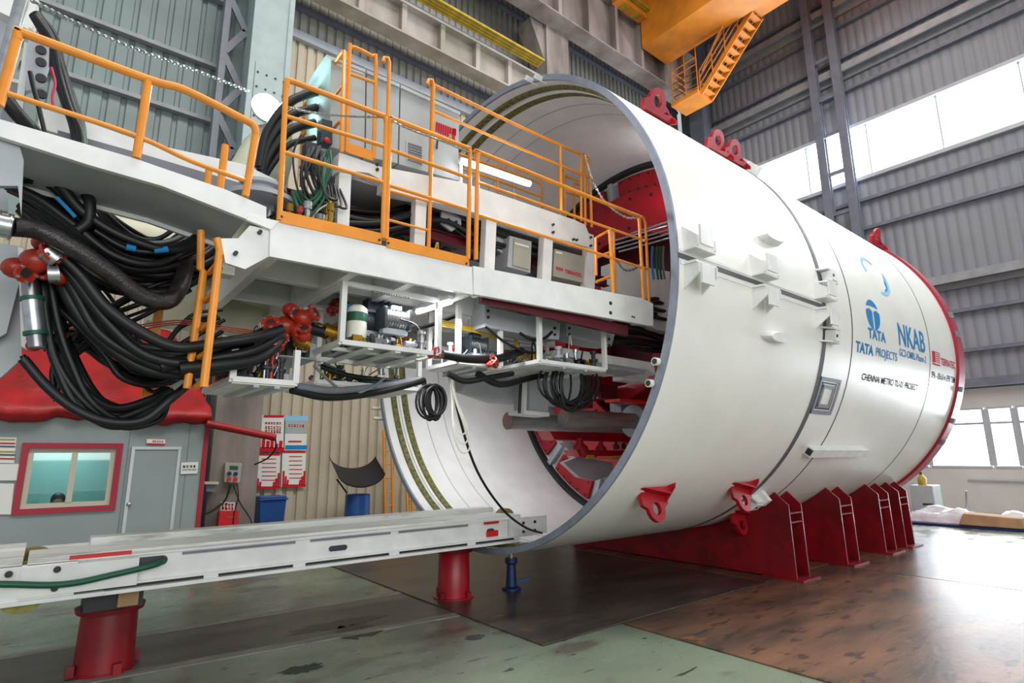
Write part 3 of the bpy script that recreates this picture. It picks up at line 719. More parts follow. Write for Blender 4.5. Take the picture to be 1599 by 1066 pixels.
def pedestal(x, y, label, r, top, timber):
    hh = .17 if timber else .1
    t = thing('support_pedestal', label, 'pedestal', (x, y, 0), 'red round pedestals under the feeder')
    MB().lathe((x, y, 0), (0, 0, 1), [(0, .01), (0, r*(1.12 if timber else 1.32)), (.03, r*(1.12 if timber else 1.32)), (.03, r*1.08), (.10, r*1.05), (top-(.2 if timber else .14), r), (top-(.19 if timber else .12), r*.9)], 40).build('drum', M['cradlered'] if timber else M['red'], t)
    MB().lathe((x, y, 0), (0, 0, 1), [(top-hh-.04, r*.5), (top-hh-.04, r*1.2), (top-hh, r*1.24), (top-hh, r*.5)], 40).build('flange', M['cradlered'], t)
    h = MB().box((x-r, y-r, top-hh), (x+r, y+r, top-.01)).build('head_block', M['dark'] if timber else M['cradlered'], t)
    if timber: MB().box((x+.02, y-r-.05, top-.15), (x+.17, y-r+.05, top-.03)).build('timber_wedge', M['cardboard'], t)
    for a in range(4):
        g = a*PI/2+.3; c = V((x+math.cos(g)*r*1.2, y+math.sin(g)*r*1.2, .05)); MB().box(c-V((.03, .03, .04)), c+V((.03, .03, .05))).build('base_lug', M['cradlered'], t)
pedestal(.6, 6.42, 'large dull red pedestal at the lower left with a blackened head and timber wedge', .21, .7, True)
pedestal(4.33, 6.6, 'bright red pedestal under the feeder just in front of the shield rim', .2, .71, False)
t = thing('screw_jack', 'small blue screw jack standing under the grey tail rim', 'jack', (5.15, 6.42, 0))
MB().lathe((5.15, 6.42, 0), (0, 0, 1), [(0.016, .01), (.016, .13), (.04, .13), (.06, .075), (.34, .06), (.36, .085), (.42, .085), (.42, .01)], 20).build('jack_body', M['jackblue'], t)
MB().cyl((5.15, 6.42, .42), (5.15, 6.42, .53), .035, 14).build('jack_screw', M['darksteel'], t); MB().box((5.07, 6.34, .52), (5.23, 6.5, .546)).build('jack_head', M['jackblue'], t)
MB().bar((5.2, 6.4, .1), (5.38, 6.3, .14), .04, .05).build('jack_handle', M['jackblue'], t)

# ------------------------------------------------------------------ polygon in a vertical plane y = const, given depth
def slab(pts, y, depth, mb=None):
    mb = mb or MB(); return mb.prism([P(a, b, y=y) for a, b in pts], (0, depth, 0))
YF = 4.0      # plane of the walkway's edge
YI = 4.78     # plane of the gantry's inner frame
wk = thing('walkway_platform', 'white walkway platform with deep edge beam hanging along the gantry', 'platform', (3.1, 4.5, 3.2))
slab([(434, 344), (737, 417), (739, 460), (421, 400), (422, 352)], YF, .04).build('edge_beam', M['white'], wk)
slab([(739, 415), (1005, 466), (1020, 474), (1020, 509), (740, 459)], YF-.01, .05).build('edge_beam', M['white'], wk)
for px, py in ((954, 473), (954, 488), (988, 494), (991, 495)):
    c = P(px, py, y=YF-.02); MB().cyl(c, c+V((0, .02, 0)), .02 if px < 960 else .01, 10).build('beam_bolt', M['dark'], wk)
MB().box((1.08, 4.04, 3.44), (5.3, 4.75, 3.47)).build('deck_plate', M['lgrey'], wk)
MB().box((1.08, 4.75, 3.44), (2.8, 6.4, 3.47)).build('deck_plate', M['lgrey'], wk)
for x in (1.06, 1.66, 2.15, 2.7): MB().box((x, 4.04, 3.2), (x+.07, 6.4, 3.44)).build('cross_beam', M['white'], wk)
for x in (3.3, 3.9, 4.5): MB().box((x, 4.04, 3.3), (x+.06, 4.75, 3.44)).build('cross_beam', M['lgrey'], wk)
for y in (4.72, 5.5, 6.35): MB().box((1.08, y, 3.24), (5.2, y+.07, 3.44)).build('long_beam', M['white'], wk)
slab([(388, 335), (436, 345), (424, 358), (385, 343)], YF-.01, .03).build('hinge_plate', M['white'], wk)
slab([(390, 352), (420, 358), (420, 400), (383, 420), (352, 410), (345, 372), (372, 372)], YF+.03, .03).build('hinge_plate', M['white'], wk)
for px, py in ((369, 394), (407, 361)):
    c = P(px, py, y=YF-.01); MB().cyl(c, c+V((0, .04, 0)), .014, 10).build('hinge_pin', M['dark'], wk)
slab([(340, 402), (368, 408), (366, 430), (338, 425)], YF+.3, .12).build('stop_block', M['white'], wk)
for px, py in ((346, 407), (345, 418)):
    c = P(px, py, y=YF+.28); MB().cyl(c, c+V((0, .03, 0)), .012, 8).build('stop_bolt', M['dark'], wk)
# left boom
bm_ = thing('access_boom', 'white sloping boom deck with thick edge at the upper left', 'boom', (.2, 4.3, 3.5))
slab([(-60, 168), (0, 186), (207, 246), (253, 262), (353, 296), (416, 323), (416, 352), (385, 342), (253, 290), (141, 258), (0, 213), (-60, 196)], YF, .04).build('edge_plate', M['white'], bm_)
def zpoly(pts, z, th): return MB().prism([P(a, b, z=z) for a, b in pts], (0, 0, th))
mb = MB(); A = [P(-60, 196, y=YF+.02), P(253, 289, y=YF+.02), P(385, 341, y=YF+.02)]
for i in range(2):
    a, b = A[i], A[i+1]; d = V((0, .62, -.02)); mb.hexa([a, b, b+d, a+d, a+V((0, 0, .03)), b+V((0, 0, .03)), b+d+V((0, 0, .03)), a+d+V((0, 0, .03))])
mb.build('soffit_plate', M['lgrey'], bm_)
mb = MB()
for i in range(2):
    a, b = A[i]+V((0, .6, -.05)), A[i+1]+V((0, .6, -.05)); mb.hexa([a, b, b+V((0, .03, 0)), a+V((0, .03, 0)), a+V((0, 0, .16)), b+V((0, 0, .16)), b+V((0, .03, .16)), a+V((0, .03, .16))])
mb.build('inner_web', M['white'], bm_)
slab([(-30, 205), (30, 225), (37, 250), (33, 335), (28, 290), (-30, 290)], YF+.06, .04).build('bracket_plate', M['lgrey'], bm_)
slab([(62, 168), (150, 195), (225, 222), (380, 256), (432, 281), (432, 303), (225, 247), (125, 218), (62, 200)], 5.2, .1).build('rear_beam', M['white'], bm_)
slab([(90, 203), (225, 241), (428, 301), (428, 330), (90, 235)], 4.95, .2).build('rear_beam', M['mgrey'], bm_)

# ------------------------------------------------------------------ railings (each bolted section is its own thing)
def rail_section(name, label, posts, rails, toe=None, y=YF, r=.022, mid=.016, group='orange guard railings along the walkway', m='orange'):
    c = P(*posts[0][-1], y=y); t = thing(name, label, 'railing', c, group)
    for q in posts: MB().tube([P(a, b, y=y) for a, b in q], r*.94, 10).build('post', M[m], t)
    for i, q in enumerate(rails): MB().tube(smooth_path([P(a, b, y=y) for a, b in q], 4) if len(q) > 2 else [P(a, b, y=y) for a, b in q], r if i == 0 else mid, 10).build('top_rail' if i == 0 else 'mid_rail', M[m], t)
    if toe:
        slab(toe, y-.01, .015).build('toe_board', M[m], t)
        for a, b in (toe[0], toe[1]):
            c = P(a+(3 if a == toe[0][0] else -3), b+10, y=y-.02); MB().cyl(c, c+V((0, .01, 0)), .01, 8).build('bolt', M['dark'], t)
    return t
rail_section('guard_railing', 'leftmost full height orange railing section of the walkway, over the toe board', [[(447, 130), (436, 344)], [(603, 184), (598, 372)]], [[(447, 135), (449, 127), (456, 127), (520, 151), (594, 179), (601, 182), (603, 190)], [(446, 181), (602, 229)], [(442, 237), (600, 285)]], [(437, 328), (596, 364), (596, 381), (437, 347)])
rail_section('guard_railing', 'middle orange railing section of the walkway, between the two close pairs of posts', [[(609, 186), (603, 374)], [(734, 234), (731, 404)]], [[(609, 192), (611, 186), (617, 187), (725, 229), (732, 232), (734, 239)], [(608, 233), (733, 278)], [(607, 289), (732, 328)]], [(604, 369), (732, 401), (733, 415), (604, 386)])
rail_section('guard_railing', 'longest orange railing section, running from the pair of posts into the shield', [[(746, 240), (743, 404)], [(998, 341), (1005, 468)], [(952, 357), (958, 458)]], [[(746, 246), (748, 239), (754, 240), (900, 299), (990, 335), (997, 338), (998, 345)], [(747, 285), (1002, 374)], [(745, 335), (1003, 418)]], None)
rail_section('guard_railing', 'low sloping orange railing at the upper left over the boom', [[(28, 56), (-2, 165)], [(232, 124), (213, 247)], [(400, 206), (383, 307)]], [[(27, 62), (30, 51), (40, 53), (232, 124), (290, 141), (380, 186), (396, 196), (400, 210)], [(12, 146), (207, 210), (300, 252), (386, 283)]], None, r=.027)
# slim end frames near the shield
def frame_rail(label, y, loops, r=.018, group='orange rail frames near the shield', m='orange'):
    c = P(*loops[0][-1], y=y); t = thing('rail_frame', label, 'railing', c, group)
    for q in loops: MB().tube([P(a, b, y=y) for a, b in q], r, 8).build('frame_tube', M[m], t)
frame_rail('orange rail frame with grey chain at the right end of the walkway', 4.35, [[(931, 430), (930, 372), (949, 361), (958, 357), (960, 455)], [(931, 402), (955, 393)], [(931, 440), (958, 430)]])
frame_rail('slim orange post frame at the very end of the walkway beside the shield rim', 4.25, [[(1000, 338), (1005, 340), (1008, 348), (1014, 480)], [(1005, 375), (1010, 376)], [(1005, 418), (1012, 420)]])
frame_rail('tall orange corner frame on the upper deck before the red bulkhead', YI+.02, [[(908, 345), (907, 239), (913, 241), (914, 352)], [(914, 242), (920, 247), (924, 355)], [(908, 271), (920, 277)]])
frame_rail('small orange gate frame halfway along the upper deck', 5.5, [[(875, 340), (873, 262), (880, 266), (883, 338)], [(883, 275), (905, 283)], [(897, 345), (897, 286), (908, 290)], [(884, 300), (905, 306)]])
frame_rail('far yellow orange railing seen behind the lit tube', 6.3, [[(717, 240), (745, 250), (846, 287)], [(777, 258), (778, 302)], [(846, 286), (847, 327)], [(716, 262), (778, 282), (847, 308)], [(807, 270), (808, 285)]])
rail_section('guard_railing', 'upper deck orange railing rising behind the walkway over the long beam', [[(675, 136), (671, 270)], [(875, 226), (877, 330)]], [[(675, 140), (678, 134), (684, 136), (819, 201), (907, 241)], [(677, 173), (738, 200), (907, 272)]], None, y=YI, r=.019)
# railing round the cabinet platform: two frames, one turning back across the hall
t = thing('rail_frame', 'orange rail frame beside the tall grey cabinet with a toe board, two posts close together', 'railing', P(541, 238, y=YI-.02), 'orange rail frames by the grey cabinets')
MB().tube(smooth_path([P(a, b, y=YI-.02) for a, b in ((541, 238), (546, 82), (549, 75), (556, 75), (581, 88), (587, 98), (583, 248))], 3), .02, 10).build('frame_tube', M['orange'], t)
MB().tube([P(a, b, y=YI-.02) for a, b in ((545, 115), (585, 129))], .016, 8).build('frame_tube', M['orange'], t)
slab([(543, 222), (583, 236), (583, 251), (543, 238)], YI-.03, .012).build('toe_board', M['orange'], t)
c0, c1 = P(538, 80, y=YI-.02), P(533, 238, y=YI-.02)
t = thing('rail_frame', 'orange rail frame running back from the tall cabinet across the gantry', 'railing', c1, 'orange rail frames by the grey cabinets')
MB().tube([c1, c0, c0+V((0, .03, .02)), c0+V((0, 1.1, .0)), c0+V((0, 1.12, -.04)), c1+V((0, 1.12, .1))], .02, 10).build('frame_tube', M['orange'], t)
for dz in (.38, .75): MB().tube([c0-V((0, 0, dz)), c0+V((0, 1.12, -dz))], .016, 8).build('frame_tube', M['orange'], t)
# ladder to the upper deck, hooked stringer tops
t = thing('deck_ladder', 'orange ladder with hooked stringer tops from the walkway up to the long beam', 'ladder', P(603, 372, y=YI-.1))
for pts in (((598, 97), (600, 90), (606, 91), (608, 98), (604, 240), (600, 375)), ((667, 132), (669, 125), (675, 125), (677, 133), (673, 270), (669, 388))):
    MB().tube([P(a, b, y=YI-.08) for a, b in pts], .02, 10).build('stringer', M['orange'], t)
for a, b, c, d in ((606, 297, 671, 315), (605, 343, 670, 360)): MB().tube([P(a, b, y=YI-.08), P(c, d, y=YI-.08)], .014, 8).build('rung', M['orange'], t)
# ladder hanging below the boom
t = thing('boom_ladder', 'orange ladder hanging down below the sloping boom among the hoses', 'ladder', P(318, 605, y=YF+.05))
for q, yy in ((((338, 372), (341, 380), (343, 392), (318, 604)), YF+.05), (((314, 360), (313, 420), (318, 424), (292, 606)), YF+.35)):
    MB().tube([P(a, b, y=yy) for a, b in q], .026, 10).build('stringer', M['orange'], t)
for f_ in (.08, .3, .52, .74, .97):
    a = P(343-25*f_, 392+212*f_, y=YF+.05); MB().bar(a, a+V((0, .3, 0)), .025, .03).build('rung', M['orange'], t)
t = tag(MB().tube([P(352, 227, y=YF+.3), P(343, 300, y=YF+.3)], .026, 10).build('ladder_stub', M['orange']), 'orange ladder stringer top rising above the boom, taller of two', 'post', 'orange stubs above the boom')
t = tag(MB().tube([P(326, 266, y=YF+.7), P(323, 300, y=YF+.7)], .026, 10).build('ladder_stub', M['orange']), 'orange ladder stringer top rising above the boom, shorter of two', 'post', 'orange stubs above the boom')
t = tag(slab([(248, 440), (262, 440), (238, 610), (230, 636), (218, 636)], 5.3, .05).build('ladder_post', M['orange']), 'single orange flat post hanging in front of the red tarpaulin', 'post')
t = tag(slab([(345, 560), (375, 553), (300, 600), (232, 636), (228, 622)], 5.0, .12).build('tray_strut', M['white']), 'white diagonal arm between the orange ladder and the valve tray', 'arm')

# ------------------------------------------------------------------ gantry frame and cabinets
g = thing('backup_gantry', 'white backup gantry frame with long side beam and square posts behind the walkway', 'gantry', (3.2, YI+.2, 3.47))
slab([(600, 261), (716, 283), (800, 310), (897, 343), (914, 351), (919, 364), (927, 367), (927, 388), (851, 367), (746, 333), (666, 312), (598, 297)], YI, .14).build('main_beam', M['white'], g)
slab([(530, 238), (536, 240), (600, 262), (600, 283), (576, 270), (560, 268), (527, 267)], YI-.01, .14).build('cabinet_shelf', M['white'], g)
for px, py in ((590, 256), (590, 264), (865, 350), (865, 362), (897, 373), (902, 374), (924, 370), (924, 383)):
    c = P(px, py, y=YI-.03); MB().cyl(c, c+V((0, .03, 0)), .016, 8).build('beam_bolt', M['dark'], g)
for a, b, top, bot in ((527, 546, 266, 360), (647, 664, 305, 400), (757, 773, 335, 425), (847, 861, 362, 450), (915, 929, 385, 460)):
    slab([(a+3, top), (b+3, top), (b-1, bot), (a-1, bot)], YI+.02, .1).build('gantry_post', M['white'], g)
MB().box((1.7, 6.1, 3.47), (1.8, 6.2, 4.4)).build('gantry_post', M['white'], g)
for x in (2.6, 3.6, 4.6): MB().box((x, 6.1, 3.47), (x+.1, 6.2, 4.3)).build('gantry_post', M['white'], g)
MB().box((1.7, 6.1, 4.3), (5.4, 6.25, 4.62)).build('main_beam', M['white'], g)
MB().box((1.8, YI+.14, 4.45), (5.3, 6.1, 4.48)).build('upper_deck', M['lgrey'], g)
# muck conveyor running inside the gantry
mc = thing('muck_conveyor', 'dark maroon framed belt conveyor inside the gantry behind the square posts', 'conveyor', (3.5, 5.5, 3.5))
for z, y in ((4.2, 5.15), (3.72, 5.1), (3.60, 5.35)): MB().ibeam((1.3, y, z), (5.9, y, z), .1, .12, up=(0, 0, 1)).build('side_rail', M['maroon'], mc)
MB().bar((1.3, 5.25, 3.95), (5.9, 5.25, 3.95), .04, .22).build('side_rail', M['mgrey'], mc)
MB().box((1.3, 5.3, 4.28), (6.0, 6.0, 4.32)).build('belt', M['black'], mc)
MB().box((1.3, 5.4, 3.8), (6.0, 5.95, 3.85)).build('belt', M['black'], mc)
for i in range(8): MB().cyl((1.6+.6*i, 5.3, 4.2), (1.6+.6*i, 6.0, 4.2), .05, 12).build('idler', M['mgrey'], mc)
for px, py in ((706, 345), (790, 385)):
    c = P(px, py, y=5.0); MB().prism([c+V((-.14, 0, .1)), c+V((.12, 0, .12)), c+V((.12, 0, -.02)), c+V((0, 0, -.12)), c+V((-.14, 0, -.06))], (0, .03, 0)).build('hanger_plate', M['lgrey'], mc)
    for k in (-.05, .05): MB().cyl(c+V((k, -.015, 0)), c+V((k, 0, 0)), .018, 8).build('hanger_bolt', M['dark'], mc)
# maroon cylinder rail under the second edge beam
t = thing('extension_cylinder', 'long maroon rail below the edge beam ending in a pale pinned eye', 'cylinder', P(745, 463, y=4.15))
a, b = P(750, 463, y=4.12), P(978, 517, y=4.12)
MB().bar(a, b, .05, .12, up=(0, 0, 1)).build('rail_body', M['maroon'], t)
MB().lathe(a+V((-.05, -.04, .03)), (0, 1, 0), [(0, .02), (0, .045), (.08, .045), (.08, .02)], 20, close=True).build('pinned_eye', M['white'], t)
# tall grey electrical cabinets
def cabinet(label, pts, y, depth, m='cabinet', group='grey electrical cabinets in a row'):
    lo = P(*pts[-1], y=y); t = thing('electrical_cabinet', label, 'cabinet', lo, group)
    slab(pts, y, depth).build('cabinet_body', M[m], t, bevel=.004); return t
c1_ = cabinet('left tall grey electrical cabinet with white labels along its top', [(517, 88), (571, 112), (569, 243), (515, 229)], 5.0, .7)
c2_ = cabinet('narrow middle grey electrical cabinet between two dark joints', [(573, 113), (624, 136), (621, 255), (571, 244)], 5.0, .7)
c3_ = cabinet('right tall grey electrical cabinet with louvre and red striped emblem', [(626, 137), (717, 177), (716, 282), (623, 256)], 5.0, .7)
for cc_, q_ in ((c1_, [(510, 85), (571, 108), (571, 113), (510, 89)]), (c2_, [(573, 109), (624, 131), (624, 136), (573, 114)]), (c3_, [(626, 132), (719, 175), (719, 179), (626, 137)])): slab(q_, 4.97, .74).build('roof_strip', M['lgrey'], cc_)
def px_text(body, pts, y, m, parent, bold=0., name='lettering'):
    a, b, c = [P(*q, y=y) for q in pts]; mb = MB(); flat_text(mb, body, a, b-a, c-a, (c-a).length, (b-a).length, bold); return mb.build(name, M[m], parent)
for a, b in ((525, 99), (548, 107)):
    pl = slab([(a, b-5), (a+21, b+3), (a+21, b+10), (a, b+2)], 4.99, .01).build('label_plate', M['paper'], c1_)
lv = MB()
for i in range(7): lv.prism([P(638+0, 222+4.2*i, y=4.98), P(659, 229+4.2*i, y=4.98), P(659, 231+4.2*i, y=4.98), P(638, 224+4.2*i, y=4.98)], (0, .02, 0))
slab([(634, 219), (661, 228), (660, 258), (634, 249)], 4.993, .01).build('louvre_frame', M['lgrey'], c3_); lv.build('louvre', M['mgrey'], c3_)
mb = MB()
for i in range(9):
    x = 682+3.6*i; top = 190+1.4*i; bot = 204+1.6*i
    mb.prism([P(x, top, y=4.985), P(x+2, top+.8, y=4.985), P(x+1.2, bot+.6-(6 if i > 5 else 0), y=4.985), P(x-.8, bot-(6 if i > 5 else 0), y=4.985)], (0, .015, 0))
for i in range(8): mb.prism([P(683+3.8*i, 207.5+1.4*i, y=4.985), P(685+3.8*i, 208.2+1.4*i, y=4.985), P(684.6+3.8*i, 211+1.4*i, y=4.985), P(682.6+3.8*i, 210.2+1.4*i, y=4.985)], (0, .015, 0))
mb.prism([P(708, 200, y=4.985), P(712, 201, y=4.985), P(710, 219, y=4.985), P(707, 217, y=4.985)], (0, .015, 0))
mb.build('striped_emblem', M['ink_red'], c3_)
MB().tube([P(683, 220, y=4.97), P(682, 232, y=4.97)], .012, 6).build('door_handle', M['dark'], c3_)
# lower boxes standing on the walkway deck
t = cabinet('plain grey junction box on the walkway with a white name strip', [(803, 372), (828, 380), (827, 421), (801, 414)], 4.86, .3, 'boxgrey', 'grey junction boxes behind the posts')
slab([(804, 378), (826, 384), (826, 387), (804, 381)], 4.85, .008).build('name_strip', M['paper'], t)
slab([(796, 368), (830, 377), (828, 426), (792, 416)], 4.88, .35).build('back_plate', M['cabinet'], t)
t = cabinet('grey junction box near the shield bearing a red TERRATEC sign', [(866, 388), (915, 401), (913, 442), (864, 431)], 4.84, .3, 'boxgrey', 'grey junction boxes behind the posts')
px_text('TERRATEC', [(882, 426), (909, 433), (882, 420)], 4.835, 'ink_red', t, .03)
mb = MB()
for i in range(5): mb.prism([P(869+2.2*i, 416+.6*i, y=4.832), P(870+2.2*i, 416.3+.6*i, y=4.832), P(870+2.2*i, 421+.6*i, y=4.832), P(869+2.2*i, 420.7+.6*i, y=4.832)], (0, .006, 0))
mb.build('striped_emblem', M['ink_red'], t)
slab([(868, 392), (878, 394), (878, 397), (868, 395)], 4.832, .008).build('name_strip', M['paper'], t)
# lit fluorescent tube and floodlight
t = thing('tube_light', 'bright fluorescent tube light fixed above the long beam beside the grey cabinet', 'light', P(722, 252, y=4.9))
a, b = P(722, 251, y=4.86), P(827, 287, y=4.86)
MB().cyl(a, b, .035, 14).build('lit_tube', M['tube'], t)
MB().bar(a+V((0, .06, .03)), b+V((0, .06, .03)), .06, .05).build('tube_housing', M['white'], t)
for f_ in (.04,): q_ = a.lerp(b, f_)+V((0, .09, 0)); MB().bar(q_+V((0, 0, .03)), V((q_.x, q_.y, 4.6)), .03).build('tube_bracket', M['white'], t)
d = bpy.data.lights.new('tube_glow', 'AREA'); d.shape = 'RECTANGLE'; d.size = (b-a).length; d.size_y = .06; d.energy = 38
o = bpy.data.objects.new('tube_glow', d); COL.objects.link(o); o.location = (a+b)/2+V((0, -.06, 0)); o.rotation_euler = V((0, -1, -.4)).to_track_quat('-Z', 'Y').to_euler(); 
t = thing('floodlight', 'glaring round cyan white floodlight beside the pale column', 'light', P(417, 168, y=5.6))
c = P(417, 168, y=5.6)
MB().cyl(c+V((.01, -.03, 0)), c, .13, 28).build('lit_bulb', M['lamp'], t)
MB().lathe(c+V((0, .02, 0)), (0, 1, 0), [(-.02, .15), (.05, .13), (.14, .07), (.15, .01)], 20).build('reflector_shell', M['lgrey'], t)
MB().cyl(V((c.x, c.y+.2, 3.7)), V((c.x, c.y+.2, c.z-.1)), .015, 8).build('lamp_post', M['chrome'], t)
d = bpy.data.lights.new('flood_glow', 'AREA'); d.shape = 'DISK'; d.size = .25; d.energy = 28; d.color = (.62, 1, .93)
o = bpy.data.objects.new('flood_glow', d); COL.objects.link(o); o.location = c+V((-.01, -.06, 0)); o.rotation_euler = V((-.35, -1, -.1)).to_track_quat('-Z', 'Y').to_euler()
# steel jack cylinders inside the shield
def rod(label, a, b, r, ringx=None):
    t = thing('jack_cylinder', label, 'cylinder', (V(a)+V(b))/2, 'round steel jack cylinders in the shield')
    MB().cyl(a, b, r, 32).build('barrel', M['darksteel'], t)
    MB().cyl(V(a)-V((.006, 0, 0)), a, r*.93, 32).build('end_cap', M['darksteel'], t)
    return t
y1, y2 = 6.3, 5.9
a = P(793, 657, y=y1); rod('dark steel cylinder farther back, its round end to the left', a, (7.6, y1, a.z), .125)
a2 = P(880, 652, y=y2); tt = rod('dark steel cylinder nearer the viewer with a grey collar', a2, (7.8, y2, a2.z), .125)
MB().lathe((7.25, y2, a2.z), (1, 0, 0), [(0, .13), (0, .26), (.08, .26), (.08, .13)], 32, close=True).build('collar', M['lgrey'], tt)
MB().lathe((6.95, y2, a2.z), (1, 0, 0), [(0, .11), (0, .122), (.02, .122), (.02, .11)], 32, close=True).build('clamp_band', M['dark'], tt)
# @@HOSES
c = S(7.2, 60, 2.95)
t = thing('work_lamp', 'round work lamp fixed under the crown of the shield, seen past the walkway end', 'light', c)
MB().cyl(c, c-SN(60)*.05, .09, 20).build('lit_face', M['tube'], t); MB().cyl(c+SN(60)*.28, c, .10, 20).build('lamp_body', M['lgrey'], t)
d = bpy.data.lights.new('work_glow', 'POINT'); d.energy = 14; d.shadow_soft_size = .12
o = bpy.data.objects.new('work_glow', d); COL.objects.link(o); o.location = c-SN(60)*.2
t = thing('tube_light', 'added unseen tube light brightening the lining inside the shield mouth', 'light', (5.6, 7.6, 3.4))  # added lamp, out of sight behind the gantry, to brighten the lining
MB().cyl((5.1, 7.6, 3.35), (6.3, 7.6, 3.35), .025, 12).build('lit_tube', M['tube'], t); MB().box((5.0, 7.57, 3.38), (6.4, 7.63, 3.43)).build('tube_housing', M['white'], t)
for x in (5.2, 6.2): MB().box((x, 7.585, 3.43), (x+.03, 7.615, 6.85)).build('hanger_rod', M['white'], t)
d = bpy.data.lights.new('lining_fill', 'AREA'); d.shape = 'RECTANGLE'; d.size = 1.2; d.size_y = .06; d.energy = 26
o = bpy.data.objects.new('lining_fill', d); COL.objects.link(o); o.location = (5.7, 7.6, 3.31)
# @@HOSES
# ------------------------------------------------------------------ hanging equipment frames under the walkway
def framebox(label, x0, x1, y0, y1, z0, z1, hang, name='equipment_frame', t_=.045, tray=True, posts=(1, 1, 1, 1)):
    t = thing(name, label, 'frame', ((x0+x1)/2, (y0+y1)/2, z0), 'white tube frames hanging under the walkway')
    cs = ((x0, y0), (x1, y0), (x1, y1), (x0, y1))
    for (x, y), p in zip(cs, posts):
        if p: MB().bar((x, y, z0), (x, y, hang), t_, t_, up=(1, 0, 0)).build('frame_post', M['white'], t)
    for z in (z0, z1):
        if z is None: continue
        for i in range(4):
            a, b = cs[i], cs[(i+1) % 4]; MB().bar((*a, z), (*b, z), t_*.9).build('frame_rail', M['white'], t)
    if tray:
        MB().box((x0, y0, z0-.03), (x1, y1, z0-.022)).build('tray', M['white'], t)
        for k in (1, 2): xx = x0+(x1-x0)*k/3; MB().box((xx, y0, z0-.05), (xx+.04, y1, z0-.03)).build('tray_rib', M['lgrey'], t)
    return t
fr1 = framebox('large white tube frame under the walkway holding a tank and motor', 1.72, 2.62, 4.3, 5.2, 2.70, 3.19, 3.24, tray=False)
fr2 = framebox('white tube frame with valves at the far end below the walkway', 3.86, 4.86, 4.32, 5.3, 2.76, None, 3.3)
fr3 = framebox('small white tube frame with a motor between the two larger frames', 3.0, 3.52, 4.55, 5.1, 2.70, None, 3.3)
fr4 = framebox('white valve tray low at the left beside the orange ladder', .98, 1.43, 4.45, 5.4, 2.36, None, 2.62, posts=(1, 1, 1, 0))
fr5 = framebox('white lower shelf frame under the large tank frame', 1.9, 3.0, 5.3, 6.2, 2.5, None, 3.2)
marks(580, 454.5, 640, 465.5, 16, 'mgrey', fr1, 4.272, 3, 3.2)
for x in (1.95, 2.2, 2.45): MB().box((x, 4.3, 2.665), (x+.05, 5.2, 2.69)).build('cross_bar', M['white'], fr1)
MB().box((1.75, 4.62, 2.69), (2.6, 4.66, 2.72)).build('cross_bar', M['white'], fr1)
# tank with green band, blue canister, motors, pumps
c = P(556, 528, y=4.55)
t = thing('sample_tank', 'white plastic cylinder with a dark green band in the large frame', 'tank', c)
MB().lathe(c, (0, 0, 1), [(0, .01), (0, .085), (.26, .085), (.29, .05), (.3, .01)], 24).build('tank_body', M['tank'], t); MB().lathe(c, (0, 0, 1), [(.14, .087), (.22, .087)], 24).build('band', M['green'], t)
c = P(541, 520, y=4.75); tag(MB().cyl(c, c+V((0, 0, .26)), .04, 14).build('blue_canister', M['ink_blue']), 'bright blue slim canister beside the white tank', 'canister')
def motor(label, px, py, y, r, L, m='steel', tilt=0):
    c = P(px, py, y=y); t = thing('drive_motor', label, 'motor', c-V((0, 0, r)), 'small motors in the hanging frames')
    mb = MB(); mb.cyl(c-V((L/2, 0, 0)), c+V((L/2, 0, 0)), r, 20)
    for i in range(9): x = -L/2+L*(i+.5)/9; mb.lathe(c+V((x, 0, 0)), (1, 0, 0), [(-.004, r), (-.004, r+.008), (.004, r+.008), (.004, r)], 20)
    mb.build('motor_body', M[m], t)
    for s in (-1, 1): MB().box(c+V((s*L/2-.012, -r-.01, -r-.01)), c+V((s*L/2+.012, r+.01, r+.01))).build('end_flange', M['motor'], t)
    MB().box(c+V((-.05, -.05, r)), c+V((.05, .05, r+.06))).build('terminal_box', M['motor'], t)
    MB().box(c+V((-L/2, -.04, -r-.05)), c+V((L/2, .04, -r))).build('mounting_foot', M['lgrey'], t)
motor('ribbed grey motor with a yellow stripe in the large tank frame', 615, 500, 4.5, .085, .24)
motor('ribbed grey motor in the small middle frame', 741, 540, 4.8, .08, .22)
motor('dark motor at the top of the large tank frame', 588, 481, 4.75, .055, .2, 'motor')
motor('blocky dark pump motor beside the green banded tank', 578, 503, 4.7, .085, .16, 'motor')
